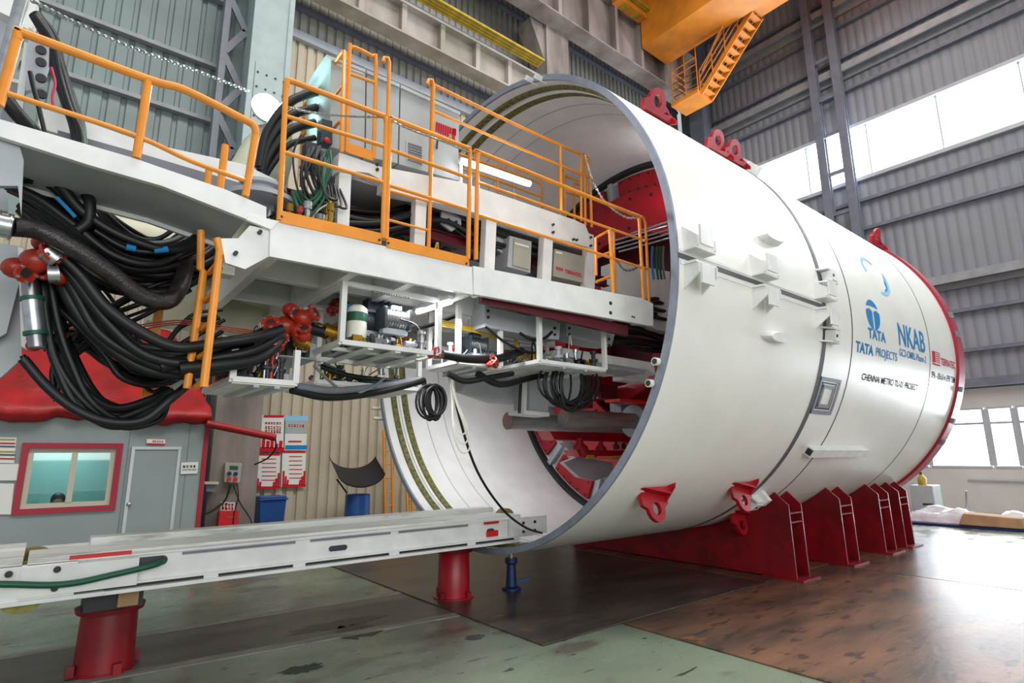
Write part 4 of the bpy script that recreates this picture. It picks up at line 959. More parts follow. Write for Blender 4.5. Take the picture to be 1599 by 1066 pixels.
def cluster(label, x0, x1, y0, y1, z0, z1, n, seed, group='small valve assemblies below the walkway'):
    r = random.Random(seed); t = thing('valve_assembly', label, 'valves', ((x0+x1)/2, (y0+y1)/2, z0), group)
    ms = ['chrome', 'steel', 'motor', 'chrome', 'lgrey', 'brass', 'dark', 'chrome', 'valvered']
    for i in range(n):
        c = V((r.uniform(x0, x1), r.uniform(y0, y1), z0)); h = r.uniform(.3, 1)*(z1-z0); m = M[r.choice(ms)]; mb = MB(); k = r.random(); w = r.uniform(.015, .035)
        if k < .4: mb.lathe(c, (0, 0, 1), [(0, .005), (0, w), (h*.4, w), (h*.4, w*1.7), (h*.52, w*1.7), (h*.52, w*.8), (h*.85, w*.8), (h*.85, w*1.3), (h, w*1.3), (h, .004)], 12); nm = 'valve_stem'
        elif k < .7:
            d = V((r.uniform(.06, .14), 0, 0)); mb.cyl(c+V((0, 0, h*.5))-d/2, c+V((0, 0, h*.5))+d/2, w, 12); mb.cyl(c, c+V((0, 0, h*.5)), w*.7, 10); mb.cyl(c+V((0, 0, h*.5))+d*.3, c+V((0, 0, h*.5))+d*.42, w*1.5, 8); nm = 'fitting'
        else: mb.box(c-V((w*1.6, w*1.6, 0)), c+V((w*1.6, w*1.6, h*.55))); mb.cyl(c+V((0, 0, h*.5)), c+V((0, 0, h*.9)), w*.8, 8); mb.cyl(c+V((w, -w*1.9, h*.25)), c+V((w, w*1.9, h*.25)), w*.6, 8); nm = 'valve_body'
        mb.build(nm, m, t)
    MB().box((x0, y0, z0-.012), (x1, y1, z0)).build('base_plate', M['lgrey'], t)
    for i in range(n//4):
        a = V((r.uniform(x0, x1), r.uniform(y0, y1), z0+.03)); b = V((a.x+r.uniform(-.3, .3), r.uniform(y0, y1), z0+r.uniform(.02, 1)*(z1-z0))); b.x = min(x1, max(x0, b.x)); c = (a+b)/2+V((r.uniform(-.08, .08), -.04, r.uniform(.06, .2)*1.2))
        MB().tube(smooth_path([a, c, b], 8), r.choice((.005, .007, .01)), 8).build('wire', M[r.choice(('black', 'black', 'yellow', 'tank', 'chrome'))], t)
cluster('shiny valve assembly crowded on the low left tray', 1.0, 1.41, 4.5, 5.1, 2.375, 2.62, 46, 3)
cluster('shiny valve assembly along the floor of the large tank frame', 1.9, 2.55, 4.38, 5.1, 2.72, 2.92, 34, 4)
cluster('valve assembly in the far end frame', 3.95, 4.8, 4.4, 5.2, 2.78, 3.02, 34, 5)
cluster('valve assembly in the small middle frame', 3.03, 3.5, 4.6, 5.05, 2.72, 2.94, 14, 6)
cluster('valve assembly on the shelf under the large tank frame', 2.0, 2.9, 5.35, 6.1, 2.52, 2.75, 24, 8)
cluster('valve assembly on the walkway deck between two gantry posts', 2.45, 2.75, 4.45, 4.7, 3.48, 3.68, 16, 9, None)
cluster('hose connection assembly on the deck behind the leftmost railing', 1.2, 1.65, 4.5, 5.0, 3.48, 4.0, 34, 10, None)
# red hose couplings
def coupling(label, px, py, y, s, seed):
    r = random.Random(seed); c = P(px, py, y=y); t = thing('red_hose_coupling', label, 'coupling', c-V((0, 0, .1*s)), 'red bolted hose couplings')
    for i, (dx, dz, rr) in enumerate(((0, 0, .085), (.1, .06, .075), (-.09, -.05, .07), (.02, .12, .06), (.12, -.06, .06))):
        d = V((dx, r.uniform(-.04, .04), dz))*s; mb = MB().sph(c+d, rr*s, 14, (1, 1, .9)); ax = V((r.uniform(-1, 1), -.7, r.uniform(-.5, .8))).normalized()
        mb.cyl(c+d, c+d+ax*rr*s*1.35, rr*s*.62, 14); mb.lathe(c+d+ax*rr*s*1.2, ax, [(0, rr*s*.55), (0, rr*s*.9), (.02*s, rr*s*.9), (.02*s, rr*s*.5)], 14)
        mb.build('valve_body', M['valvered'], t)
        MB().cyl(c+d+ax*rr*s*1.36, c+d+ax*rr*s*1.39, rr*s*.42, 12).build('port', M['dark'], t)
        for k in range(5):
            g = 2*PI*k/5; a, b = ortho(ax); q = c+d+ax*(rr*s*1.2+.02*s)+(a*math.cos(g)+b*math.sin(g))*rr*s*.76
            MB().cyl(q, q+ax*.012*s, .009*s, 6).build('bolt', M['chrome'], t)
coupling('red bolted hose coupling at the far left above the steel jack', 56, 410, 4.4, 1.0, 1)
coupling('red bolted coupling cluster left of the large tank frame', 448, 508, 4.6, 1.1, 2)
coupling('small red coupling low at the left end of the hose bundle', 70, 535, 4.8, .6, 5)
coupling('lower red coupling joined to the fat black hose beside the brass pipes', 418, 530, 4.5, .75, 3)
coupling('small red coupling at the right foot of the large tank frame', 678, 552, 4.32, .38, 4)
coupling('small red coupling between the middle frame and the far frame', 768, 567, 4.4, .42, 6)
coupling('small red coupling high behind the large tank frame', 524, 482, 5.0, .6, 7)
def stub(name, label, a, b, r, m, cat='pipe', group=None):
    t = thing(name, label, cat, a, group); a, b = V(a), V(b); d = (b-a)
    MB().cyl(a, b, r, 18).build('pipe_body', M[m], t)
    for f in (.12, .82): MB().cyl(a+d*f, a+d*(f+.1), r*1.14, 18).build('clamp_band', M[m], t)
for i_, (a, b, r, m, l) in enumerate((((480, 512), (512, 520), .05, 'black', 'short black pipe length between red coupling and brass joint'), ((505, 515), (524, 521), .062, 'brass', 'upper brass pipe joint beside the tank frame'), ((465, 505), (502, 511), .035, 'brass', 'small brass pipe joint above the black pipe length'), ((462, 530), (482, 538), .055, 'brass', 'lower brass pipe joint under the red couplings'))):
    stub('pipe_joint', l, P(*a, y=4.75), P(*b, y=4.75), r, m, 'pipe joint', 'pipe joints beside the red couplings')
for i_, (a, b, y, r, l) in enumerate((((-8, 350), (20, 356), 4.1, .065, 'silver pipe end at the left edge of the photo where the ribbed hose starts'), ((72, 392), (92, 408), 4.3, .06, 'silver pipe end, upper of two beside the red coupling'), ((74, 428), (93, 428), 4.3, .05, 'silver pipe end, lower of two beside the red coupling'), ((393, 533), (404, 530), 4.45, .05, 'silver hose end on the fat black hose by the lower red coupling'), ((72, 520), (84, 522), 4.7, .04, 'silver pipe end under the steel jack'), ((75, 545), (84, 545), 4.7, .04, 'lowest silver pipe end under the steel jack'))):
    stub('silver_pipe_end', l, P(*a, y=y), P(*b, y=y), r, 'chrome', 'pipe end', 'silver pipe ends')
# steel jack at the far left
t = thing('hydraulic_ram', 'upright polished steel ram with dark green bands at the far left', 'ram', P(58, 545, y=4.5))
a, b = P(46, 430, y=4.5), P(58, 542, y=4.5); d = b-a
MB().cyl(a, b, .045, 18).build('ram_rod', M['steel'], t)
for f in (.3, .78): MB().cyl(a+d*f, a+d*(f+.05), .062, 18).build('green_band', M['green'], t)
MB().cyl(a+d*.3, a+d*.8, .052, 18).build('ram_barrel', M['chrome'], t)
# grey-blue machinery panels behind at the far left
t = thing('steel_bridge', 'pale grey blue steel bridge frame filling the left edge behind the hoses', 'frame', (-.8, 6, 2.2))
for pts, y, m in ((((-60, 370), (36, 385), (34, 560), (0, 590), (-60, 600)), 5.0, 'lgrey'), (((-60, 430), (30, 440), (10, 520), (-60, 560)), 4.9, 'lgrey'), (((28, 385), (36, 388), (42, 545), (33, 540)), 4.85, 'white'), (((-40, 200), (10, 210), (12, 330), (-40, 320)), 5.2, 'lgrey')):
    slab(pts, y, .06).build('side_panel', M[m], t)
t = thing('upper_bridge_frame', 'white bridge upright with bolted plate at the upper left corner', 'frame', P(30, 170, y=4.6))
slab([(45, 42), (77, 68), (76, 105), (68, 135), (40, 142), (44, 60)], 4.6, .05).build('bolt_plate', M['lgrey'], t)
for px, py in ((64, 77), (64, 96), (64, 121), (65, 146)):
    c = P(px, py, y=4.58); MB().cyl(c, c+V((0, .02, 0)), .03, 10).build('bolt_hole', M['dark'], t)
slab([(38, 65), (45, 67), (32, 195), (20, 190)], 4.65, .06).build('upright', M['white'], t)
slab([(-40, -20), (60, -20), (52, 42), (44, 46), (28, 38), (24, 30), (-40, 0)], 5.2, .3).build('upper_panel', M['white'], t)
slab([(-40, 5), (20, 25), (30, 60), (10, 110), (-40, 100)], 5.3, .3).build('upper_panel', M['lgrey'], t)
slab([(10, 120), (35, 126), (33, 131), (10, 125)], 5.0, .05).build('cross_bar', M['white'], t)
slab([(10, 130), (38, 134), (28, 200), (0, 195)], 5.4, .05).build('side_panel', M['mgrey'], t)
slab([(62, 168), (140, 192), (190, 212), (190, 232), (60, 196)], 5.45, .1).build('lower_beam', M['white'], t)
a, b = P(40, -20, y=4.2), P(-6, 150, y=4.2); tag(MB().cyl(a, b, .035, 16).build('scaffold_pole', M['chrome']), 'leaning galvanised scaffold pole in the top left corner', 'pole')
# cream duct work behind the hose bundle
t = thing('ventilation_duct', 'cream coloured tapering duct behind the black hoses', 'duct', P(230, 360, y=6.4))
MB().lathe(P(150, 380, y=6.6), (1, 0, -.08), [(0, .1), (0, .38), (.9, .42), (1.3, .55), (3.5, .55)], 32).build('duct_body', M['cream'], t)
MB().box(P(230, 500, y=6.2), P(400, 470, y=6.5)).build('duct_bracket', M['cream'], t)
# cream cone on the upper deck behind the floodlight
t = thing('duct_elbow', 'pale cream tapering duct elbow to the right of the floodlight', 'duct', P(420, 260, y=5.9))
MB().lathe(P(405, 272, y=5.9), (.25, 0, 1), [(-1.2, .28), (0, .28), (.3, .25), (.75, .1)], 24).build('elbow_body', M['cream'], t)
t = thing('flanged_head', 'grey flanged pump head left of the leftmost railing', 'pump head', P(408, 290, y=5.0))
c = P(410, 300, y=5.0)
MB().lathe(c-V((0, 0, .12)), (0, 0, 1), [(0, .02), (0, .3), (.04, .3), (.04, .14), (.14, .14), (.14, .2), (.17, .2), (.17, .02)], 28).build('head_body', M['lgrey'], t)
# connector sockets with red plugs on the upper platform
t = thing('socket_stack', 'dark blue electrical sockets with red plugs on the gantry behind the leftmost railing', 'sockets', P(505, 235, y=4.9))
for px, py, w in ((512, 205, 9), (488, 240, 9)):
    slab([(px-w, py-20), (px+w-2, py-16), (px+w-2, py+20), (px-w-2, py+16)], 4.88, .12).build('socket_body', M['motor'], t)
    c = P(px-2, py+14, y=4.86); MB().sph(c, .028, 10).build('red_plug', M['plasticred'], t)
slab([(497, 235), (516, 240), (516, 246), (497, 240)], 4.9, .1).build('green_terminal', M['green'], t)
t = tag(slab([(512, 306), (523, 309), (520, 345), (508, 343)], 4.7, .08).build('lubricator', M['yellow']), 'small yellow lubricator behind the leftmost toe board', 'lubricator')
# under-gantry: hanging square column, grey trough
t = thing('hanging_column', 'grey square column hanging from the gantry to the steel cylinders', 'column', P(842, 648, y=5.4))
slab([(828, 560), (857, 560), (856, 648), (826, 646)], 5.3, .3).build('column_body', M['lgrey'], t); slab([(816, 560), (824, 560), (822, 646), (818, 646)], 5.28, .05).build('column_flange', M['white'], t)
slab([(818, 640), (858, 644), (858, 650), (818, 646)], 5.26, .3).build('foot_flange', M['white'], t)
t = thing('grey_trough', 'grey rounded trough underneath the gantry in front of the shield lining', 'trough', (4.6, 5.9, 2.5))
MB().lathe(P(715, 585, y=5.9), (1, 0, .02), [(0, .02), (0, .22), (.5, .34), (2.0, .36), (2.2, .02)], 32).build('trough_body', M['lgrey'], t)
t = thing('gantry_underbeam', 'long pale beam under the gantry reaching into the shield', 'beam', (4.6, 5.9, 2.8))
slab([(880, 543), (1020, 566), (1024, 585), (1012, 577), (905, 560), (880, 556)], 5.0, .3).build('beam_body', M['white'], t)
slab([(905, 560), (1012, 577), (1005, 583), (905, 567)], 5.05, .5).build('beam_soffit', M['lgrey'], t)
for px0, px1, py in ((925, 960, 578), (973, 1012, 590)): slab([(px0, py-8), (px1, py-4), (px1, py+8), (px0, py+3)], 5.4, .2).build('pad_block', M['white'], t)
for label, pts, y in (('grey hanging beam with bolted ends below the middle of the walkway', ((757, 478), (860, 500), (875, 505), (873, 530), (845, 528), (810, 520), (757, 510)), 4.5), ('grey hanging beam farther right below the walkway', ((884, 505), (945, 518), (960, 522), (955, 540), (930, 537), (884, 524)), 4.6)):
    t = thing('hanging_beam', label, 'beam', P(*pts[0], y=y), 'grey beams hanging below the walkway'); slab(pts, y, .25).build('beam_body', M['lgrey'], t)  # grey beams hung below the walkway
    for q in (pts[0], pts[2]):
        for k in (0, 10): c = P(q[0]-8+(14 if q == pts[0] else 0), q[1]+7+k, y=y-.015); MB().cyl(c, c+V((0, .015, 0)), .016, 8).build('beam_bolt', M['dark'], t)
tag(MB().box(P(968, 622, y=5.6), P(1012, 634, y=5.9)).build('red_guard_box', M['plasticred']), 'bright red box beam end above the steel cylinders', 'beam')

# ------------------------------------------------------------------ hoses and cables
HM = {'k': 'black'}
def hose(label, pts, r, m='black', y=None, group=None, k=6, n=10, name='hydraulic_hose', cat='hose'):
    q = [P(p[0], p[1], y=(p[2] if len(p) > 2 else y)) for p in pts]
    return tag(MB().tube(smooth_path(q, k), r, n).build(name, M[m]), label, cat, group)
def bundle(label, pts, r, cnt, seed, spread=6, dy=.12, group='', m='black', name='hydraulic_hose', cat='hose', tail=1.0):
    R_ = random.Random(seed)
    for i in range(cnt):
        vert = abs(pts[-1][1]-pts[0][1]) > 1.2*abs(pts[-1][0]-pts[0][0]); e = -1.25*spread+2.5*spread*i/max(1, cnt-1)
        ox, oy, od = (e, R_.uniform(-spread, spread)) if vert else (R_.uniform(-spread, spread), e), 0, R_.uniform(-dy, dy); w = R_.uniform(.75, 1.25); ox, oy = ox
        q = []; ordn = ['', 'second', 'third', 'fourth', 'fifth', 'sixth', 'seventh', 'eighth', 'ninth', 'tenth', 'eleventh', 'twelfth', 'thirteenth', 'fourteenth', 'fifteenth'][i]
        place = ('leftmost' if vert else 'topmost') if i == 0 else (('rightmost' if vert else 'lowest') if i == cnt-1 else ordn+(' from the left' if vert else ' from the top'))
        for j, p in enumerate(pts):
            f = (.55 if j in (0, len(pts)-1) else 1.15)*tail; q.append((p[0]+ox*f+R_.uniform(-4, 4)*min(1, spread/9), p[1]+oy*f+R_.uniform(-4, 4)*min(1, spread/9), p[2]+od))
        hose(label+', '+place, q, r*w, m, group=group, name=name, cat=cat)
g_ = 'black hydraulic hoses'
bundle('black hose rising behind the upper left railing', [(55, 24, 4.9), (78, 62, 4.9), (92, 110, 4.9), (108, 165, 4.85), (125, 215, 4.8), (120, 300, 4.7)], .022, 9, 11, 5, .06, 'black hoses rising behind the upper left railing')
hose('fat black hose crossing diagonally under the bolted plate in the top left', [(-5, 135, 4.6), (20, 170, 4.6), (50, 205, 4.7), (75, 240, 4.8)], .045)
hose('thin dark green hose dropping from the bolted plate', [(47, 112, 4.5), (52, 135, 4.5), (60, 165, 4.5), (72, 215, 4.55)], .014)
hose('pink red cable in the upper left hose bundle', [(80, 105, 4.78), (86, 130, 4.78), (82, 150, 4.78), (84, 172, 4.78)], .009, 'pink', name='electric_cable', cat='cable')
for i, (a, b) in enumerate((((405, 262), (493, 143)), ((408, 268), (495, 168)), ((404, 285), (492, 192)), ((400, 300), (492, 215)))):
    hose(('thick dark hose curving up beside the floodlight, %s' % ('topmost', 'second from the top', 'third from the top', 'lowest')[i]), [(a[0], a[1], 5.4), (418+i*2, 205+i*18, 5.4), (452, 160+i*22, 5.35), (b[0], b[1], 5.35)], .045 if i < 3 else .03, group='thick hoses beside the floodlight')
bundle('black hose in the mass packed under the boom', [(20, 285, 4.7), (70, 300, 4.7), (125, 345, 4.7), (190, 392, 4.7), (260, 402, 4.75), (318, 372, 4.9), (345, 352, 5.1)], .032, 15, 12, 13, .22, 'black hoses packed under the boom')
bundle('black hose sagging in the middle of the mass under the boom', [(38, 320, 4.9), (100, 370, 4.9), (170, 425, 4.9), (250, 440, 4.9), (320, 420, 5.0), (350, 395, 5.2)], .034, 9, 13, 12, .2, 'black hoses sagging below the boom')
bundle('thin black cable looping under the boom against the cream duct', [(150, 318, 5.1), (175, 345, 5.1), (215, 375, 5.1), (252, 382, 5.1), (290, 360, 5.1), (315, 350, 5.2)], .012, 9, 14, 7, .1, 'thin cables against the cream duct', name='electric_cable', cat='cable')
hose('black hose looped upright under the left of the boom', [(120, 360, 4.5), (138, 345, 4.5), (140, 315, 4.5), (133, 300, 4.55)], .036)
hose('blue ringed hose across the top of the sagging bundle', [(148, 360, 4.55), (190, 385, 4.55), (225, 393, 4.55), (262, 390, 4.55), (300, 375, 4.6)], .022, 'black')
for l_, a in (('left', [(197, 385.5, 4.525), (212, 388.5, 4.525)]), ('right', [(240, 391, 4.525), (262, 389, 4.525)])): hose('bright blue sleeve on the sagging hose, the %s one' % l_, a, .0235, 'ink_blue', name='hose_sleeve', cat='sleeve')
hose('bright blue sleeve on a hose high under the boom', [(88, 308, 4.4), (102, 322, 4.4), (118, 339, 4.4)], .012, 'ink_blue', name='hose_sleeve', cat='sleeve')
M['ribbed'] = mat('brown_ribbed_hose', (54, 42, 42), .28, rgb2=(28, 24, 26), vscale=20, bump=.25, bscale=90)
hose('fat brown ribbed hose leading from the silver pipe end down into the bundle', [(18, 354, 4.15), (60, 360, 4.2), (110, 385, 4.2), (170, 425, 4.25), (220, 462, 4.3), (262, 470, 4.35), (282, 445, 4.5), (290, 415, 4.7)], .056, 'ribbed', n=16, name='ribbed_hose')
bundle('black hose sweeping from the red coupling to the ladder', [(85, 400, 4.5), (115, 450, 4.5), (150, 500, 4.5), (205, 545, 4.5), (265, 562, 4.5), (330, 558, 4.5), (385, 545, 4.5), (430, 522, 4.55)], .034, 8, 15, 15, .2, 'black hoses sweeping below the ribbed hose')
hose('fat black hose ending in the silver sleeve by the lower red coupling', [(250, 572, 4.4), (300, 560, 4.4), (350, 538, 4.42), (396, 532, 4.45)], .05)
hose('fat black hose rising into the upper red coupling cluster', [(280, 575, 4.35), (340, 570, 4.35), (400, 560, 4.4), (440, 530, 4.5)], .048)
bundle('black hose looping over the red tarpaulin', [(72, 430, 4.7), (80, 500, 4.7), (100, 565, 4.7), (135, 625, 4.7), (185, 652, 4.75), (240, 638, 4.8), (262, 618, 4.85)], .028, 9, 16, 12, .2, 'black hoses looping over the red tarpaulin')
bundle('black hose crossing the middle of the left bundle', [(60, 440, 4.8), (110, 470, 4.8), (165, 530, 4.8), (200, 565, 4.8), (260, 575, 4.9), (330, 545, 5.0)], .024, 9, 17, 16, .2, 'black hoses crossing the left bundle')
bundle('slim black hose criss crossing behind the ribbed hose', [(95, 500, 5.1), (150, 470, 5.1), (200, 520, 5.1), (245, 580, 5.1), (300, 520, 5.0), (350, 500, 5.0)], .016, 6, 41, 20, .15, 'slim hoses behind the ribbed hose')
bundle('slim black hose rising steeply across the left bundle', [(90, 620, 5.0), (100, 560, 5.0), (170, 500, 5.0), (235, 470, 4.9), (300, 440, 4.9)], .016, 5, 42, 14, .1, 'slim hoses across the left bundle')
hose('longest black hose swinging low across the red tarpaulin to the ladder foot', [(36, 560, 4.5), (75, 605, 4.5), (120, 640, 4.5), (170, 658, 4.5), (225, 655, 4.5), (270, 620, 4.5), (300, 595, 4.6)], .03)
hose('thin black hose outermost at the left over the tarpaulin', [(35, 555, 4.9), (60, 590, 4.9), (95, 618, 4.9), (120, 640, 4.9)], .018)
bundle('black hose behind the ladder by the low valve tray', [(70, 540, 5.2), (120, 528, 5.2), (170, 560, 5.2), (240, 590, 5.1), (300, 570, 5.0), (350, 560, 4.9)], .024, 5, 18, 8, .1, 'black hoses behind the ladder')
for i in range(3): hose('thin red wire sagging to the coupling cluster, %s' % ('upper', 'middle', 'lower')[i], [(200, 510+4*i, 4.9), (280, 500+3*i, 4.9), (340, 508+3*i, 4.9), (405, 518+3*i, 4.8)], .005, 'valvered', name='electric_wire', cat='wire', group='thin red wires')
# right of the ladder: hoses below the frames
for i, (l, pts, r, m) in enumerate((
    ('thick pale grey pipe hose from the valve tray to the shield', [(462, 603, 4.6), (520, 610, 4.7), (590, 603, 4.9), (655, 592, 5.1)], .032, 'mgrey'),
    ('thick black hose below the pale one from the valve tray', [(455, 608, 4.6), (515, 620, 4.7), (590, 612, 4.9), (662, 594, 5.1)], .034, 'black'),
    ('black and white cable sagging under the shelf frame', [(490, 570, 4.8), (515, 595, 4.8), (545, 615, 4.8), (580, 605, 4.8), (600, 590, 4.9)], .012, 'mgrey'),
    ('dark hose running under the shelf frame, upper', [(495, 570, 5.3), (540, 585, 5.3), (590, 592, 5.3), (650, 596, 5.3)], .024, 'black'),
    ('teal hose running under the shelf frame', [(505, 568, 5.4), (560, 592, 5.4), (620, 605, 5.4), (665, 598, 5.4)], .02, 'green'),
    ('fat black hose from the small red coupling to the far frame', [(690, 553, 4.4), (730, 560, 4.45), (775, 560, 4.5), (815, 548, 4.6)], .042, 'black'),
    ('black hose slung low under the middle frame', [(700, 583, 4.6), (725, 595, 4.6), (760, 590, 4.6), (800, 583, 4.7)], .03, 'black'),
    ('fat black hose slung low to the right of the middle frame', [(745, 583, 4.7), (780, 600, 4.7), (820, 592, 4.8), (850, 585, 4.9)], .036, 'black'),
    ('black hose slanting behind the large tank frame', [(622, 519, 4.9), (670, 508, 4.95), (715, 492, 5.0)], .022, 'black'),
    ('black cable crossing diagonally into the far frame', [(758, 510, 4.5), (790, 535, 4.5), (825, 550, 4.5), (850, 548, 4.6)], .014, 'black'),
    ('black cable hanging in a U under the grey hanging beam', [(812, 520, 4.4), (830, 530, 4.4), (850, 528, 4.4), (862, 518, 4.4)], .016, 'black'),
    ('thin loop of black cable right of the large tank frame', [(625, 498, 4.4), (650, 508, 4.4), (658, 530, 4.4), (648, 548, 4.4)], .007, 'black'))):
    hose(l, pts, r, m, group=None)
for i in range(4): hose('yellow wire winding through the middle frame toward the far frame, %s' % ('topmost', 'second', 'third', 'lowest')[i], [(690, 500+3*i, 4.7), (740, 512+2*i, 4.7), (775, 522+2*i, 4.75), (800, 512+4*i, 4.8), (812, 545+5*i, 4.8), (835, 560+3*i, 4.8)], .007, 'yellow', name='electric_wire', cat='wire', group='yellow wires')
for i in range(3): hose('white cable drooping from the middle frame into the shield, %s' % ('longest', 'middle', 'shortest')[i], [(704+i, 580, 4.8), (710+i, 620, 4.8+.02*i), (724, 662-5*i, 4.8+.02*i), (734-2*i, 690-12*i, 4.8), (729-3*i, 706-14*i, 4.8), (716-i, 700-14*i, 4.82), (707, 665-8*i, 4.84), (705+i, 620, 4.86), (702, 582, 4.86)], .008, 'tank', name='electric_cable', cat='cable', group='white drooping cables')
hose('long black cable hanging from the middle frame down to the feeder end', [(705, 585, 4.9), (717, 650, 4.95), (745, 735, 5.1), (785, 795, 5.4), (820, 823, 5.7), (846, 832, 5.9)], .014, name='electric_cable', cat='cable')
hose('black cable running down the hanging column', [(815, 560, 5.2), (813, 600, 5.2), (811, 645, 5.2)], .018, name='electric_cable', cat='cable')
def coil(label, cx, cy, y, w, h, n, seed, r=.012):
    R_ = random.Random(seed); t = thing('cable_coil', label, 'cable coil', P(cx, cy+h, y=y), 'hanging coils of black cable')
    for i in range(n):
        ww, hh = w*R_.uniform(.35, 1), h*R_.uniform(.8, 1.05); ox = R_.uniform(-.3, .3)*w; yy = y+R_.uniform(-.06, .06)
        MB().tube([P(cx+ox+math.cos(2*PI*j/20)*ww, cy+math.sin(2*PI*j/20)*hh+(h-hh)*-.6, y=yy) for j in range(20)], r, 7, closed=True).build('cable_loop', M['black'], t)
coil('coil of black cable hanging below the shelf frame in front of the tail', 676, 628, 4.9, 22, 28, 9, 21)
coil('big coil of black cable hanging from the far frame', 888, 600, 4.6, 38, 40, 16, 22, .013)
bundle('dark hose in the bundle entering the shield under the walkway end', [(900, 505, 5.3), (950, 522, 5.3), (1000, 530, 5.3), (1045, 540, 5.3)], .03, 12, 23, 9, .15, 'dark hoses entering the shield')
bundle('dark hose in the upper bundle right behind the walkway end', [(1000, 480, 5.0), (1020, 484, 5.2), (1050, 490, 5.4)], .035, 6, 24, 10, .1, 'dark hoses behind the walkway end')
bundle('dark hose lying inside the gantry behind the square posts', [(440, 330, 5.1), (520, 345, 5.0), (600, 350, 5.0), (690, 330, 5.05), (760, 360, 5.05), (850, 395, 5.05)], .024, 8, 25, 12, .12, 'dark hoses lying inside the gantry')
bundle('green lead hanging from the sockets behind the leftmost railing', [(512, 245, 4.75), (510, 275, 4.7), (505, 300, 4.7), (480, 325, 4.75), (462, 300, 4.8)], .014, 8, 26, 9, .08, 'leads hanging from the sockets', 'green', 'electric_cable', 'cable')
bundle('black lead hanging from the sockets behind the leftmost railing', [(495, 235, 4.75), (485, 270, 4.7), (500, 310, 4.7), (520, 320, 4.7), (518, 290, 4.8)], .013, 8, 27, 12, .08, 'black leads hanging from the sockets', 'black', 'electric_cable', 'cable')
hose('black cable loop left of the sockets', [(470, 210, 4.7), (458, 240, 4.7), (462, 285, 4.7), (472, 310, 4.7)], .009, name='electric_cable', cat='cable')
for i, (a, b) in enumerate((((40, 0), (120, 34)), ((120, 34), (240, 80)), ((240, 80), (385, 142)), ((385, 142), (395, 146)))): pass
def chain(label, pts, y, n, r=.006, m='chrome'):
    q = smooth_path([P(a, b, y=(c[0] if c else y)) for a, b, *c in pts], 12); L = [0]
    for i in range(1, len(q)): L.append(L[-1]+(q[i]-q[i-1]).length)
    mb = MB(); N = n; base = []
    for k in range(N):
        s = L[-1]*(k+.5)/N; i = max(1, next(j for j in range(len(L)) if L[j] >= s)); f = (s-L[i-1])/max(1e-6, L[i]-L[i-1]); c = q[i-1].lerp(q[i], f); d = (q[i]-q[i-1]).normalized(); a, b = ortho(d); w = a if k % 2 else b; hl = L[-1]/N*.72
        mb.tube([c+d*hl*math.cos(g)+w*hl*.5*math.sin(g) for g in [2*PI*j/8 for j in range(8)]], r, 4, closed=True)
    return tag(mb.build('safety_chain', M[m]), label, 'chain')
chain('silver safety chain sagging across the top left from the scaffold pole to the pale column', [(48, 0, 4.3), (120, 36, 4.6), (200, 72, 4.9), (300, 108, 5.2), (388, 142, 5.5)], 4.2, 70)
chain('silver chain strung across behind the leftmost railing', [(449, 167), (490, 176), (540, 181), (600, 183)], 4.08, 40, .005)
chain('silver chain wound along the middle railing top', [(612, 188), (640, 202), (690, 220), (733, 238)], 3.96, 36, .005)
chain('silver chain draped from the tall corner frame to the walkway end', [(914, 242, 4.7), (925, 280, 4.6), (945, 315, 4.5), (975, 338, 4.3), (996, 340, 4.1)], 4.3, 44, .006)
chain('short silver chain across the gate gap at the walkway end', [(962, 405), (975, 421), (990, 420), (1000, 412)], 4.1, 16, .006, 'steel')
chain('silver chain hanging straight down beside the rail frame', [(956, 362), (956, 410), (958, 456)], 4.3, 26, .008, 'steel')
# more plumbing behind the frames, and what shows round the shield's inner end
cluster('valve assembly hanging in shade behind the large tank frame', 1.9, 3.4, 5.3, 6.0, 2.85, 3.2, 40, 31)
cluster('valve assembly on the far frame side behind the red coupling', 3.6, 4.9, 5.3, 5.8, 2.75, 3.15, 34, 32)
cluster('valve assembly behind the left red coupling cluster', 1.3, 1.75, 4.9, 5.5, 2.65, 3.0, 26, 33)
t = thing('tube_light', 'lit tube light under the walkway deck behind the large tank frame', 'light', P(652, 487, z=3.18))
a, b = P(652, 487, z=3.16), P(704, 471, z=3.16); a.z = b.z = 3.16
MB().cyl(a, b, .022, 12).build('lit_tube', M['tube'], t); MB().bar(a+V((0, 0, .04)), b+V((0, 0, .04)), .06, .04).build('tube_housing', M['white'], t)
d = bpy.data.lights.new('underdeck_glow', 'AREA'); d.shape = 'RECTANGLE'; d.size = 1.0; d.size_y = .06; d.energy = 28
o = bpy.data.objects.new('underdeck_glow', d); COL.objects.link(o); o.location = (a+b)/2-V((0, 0, .04))
for i, (a, b) in enumerate((((958, 376), (1046, 352)), ((960, 382), (1048, 358)), ((962, 388), (1048, 364)), ((966, 393), (1048, 371)), ((985, 365), (1044, 346)))):
    p, q = P(*a, y=5.6), P(*b, y=5.0); tag(MB().cyl(p, q, .016, 8).build('steel_pipe', M['chrome']), 'slim pale steel pipe before the red upper plate, %s' % ('second from the top', 'middle one', 'fourth from the top', 'lowest', 'topmost')[i], 'pipe', 'slim pipes before the red upper plate')
for i, (px, m) in enumerate(((1019, 'ink_blue'), (1026, 'green'), (1031, 'green'), (1036, 'mgrey'))):
    hose('%s hanging line beside the shield rim at the walkway end, %s' % (('blue', 'green', 'green', 'grey')[i], ('leftmost', 'second', 'third', 'rightmost')[i]), [(px, 385, 4.9), (px-1, 410, 4.9), (px+2, 436, 4.9)], .018, m, group='hanging lines by the shield rim', name='fluid_line', cat='line')
slab([(1015, 436), (1048, 430), (1046, 450), (1012, 458)], 4.9, .25)
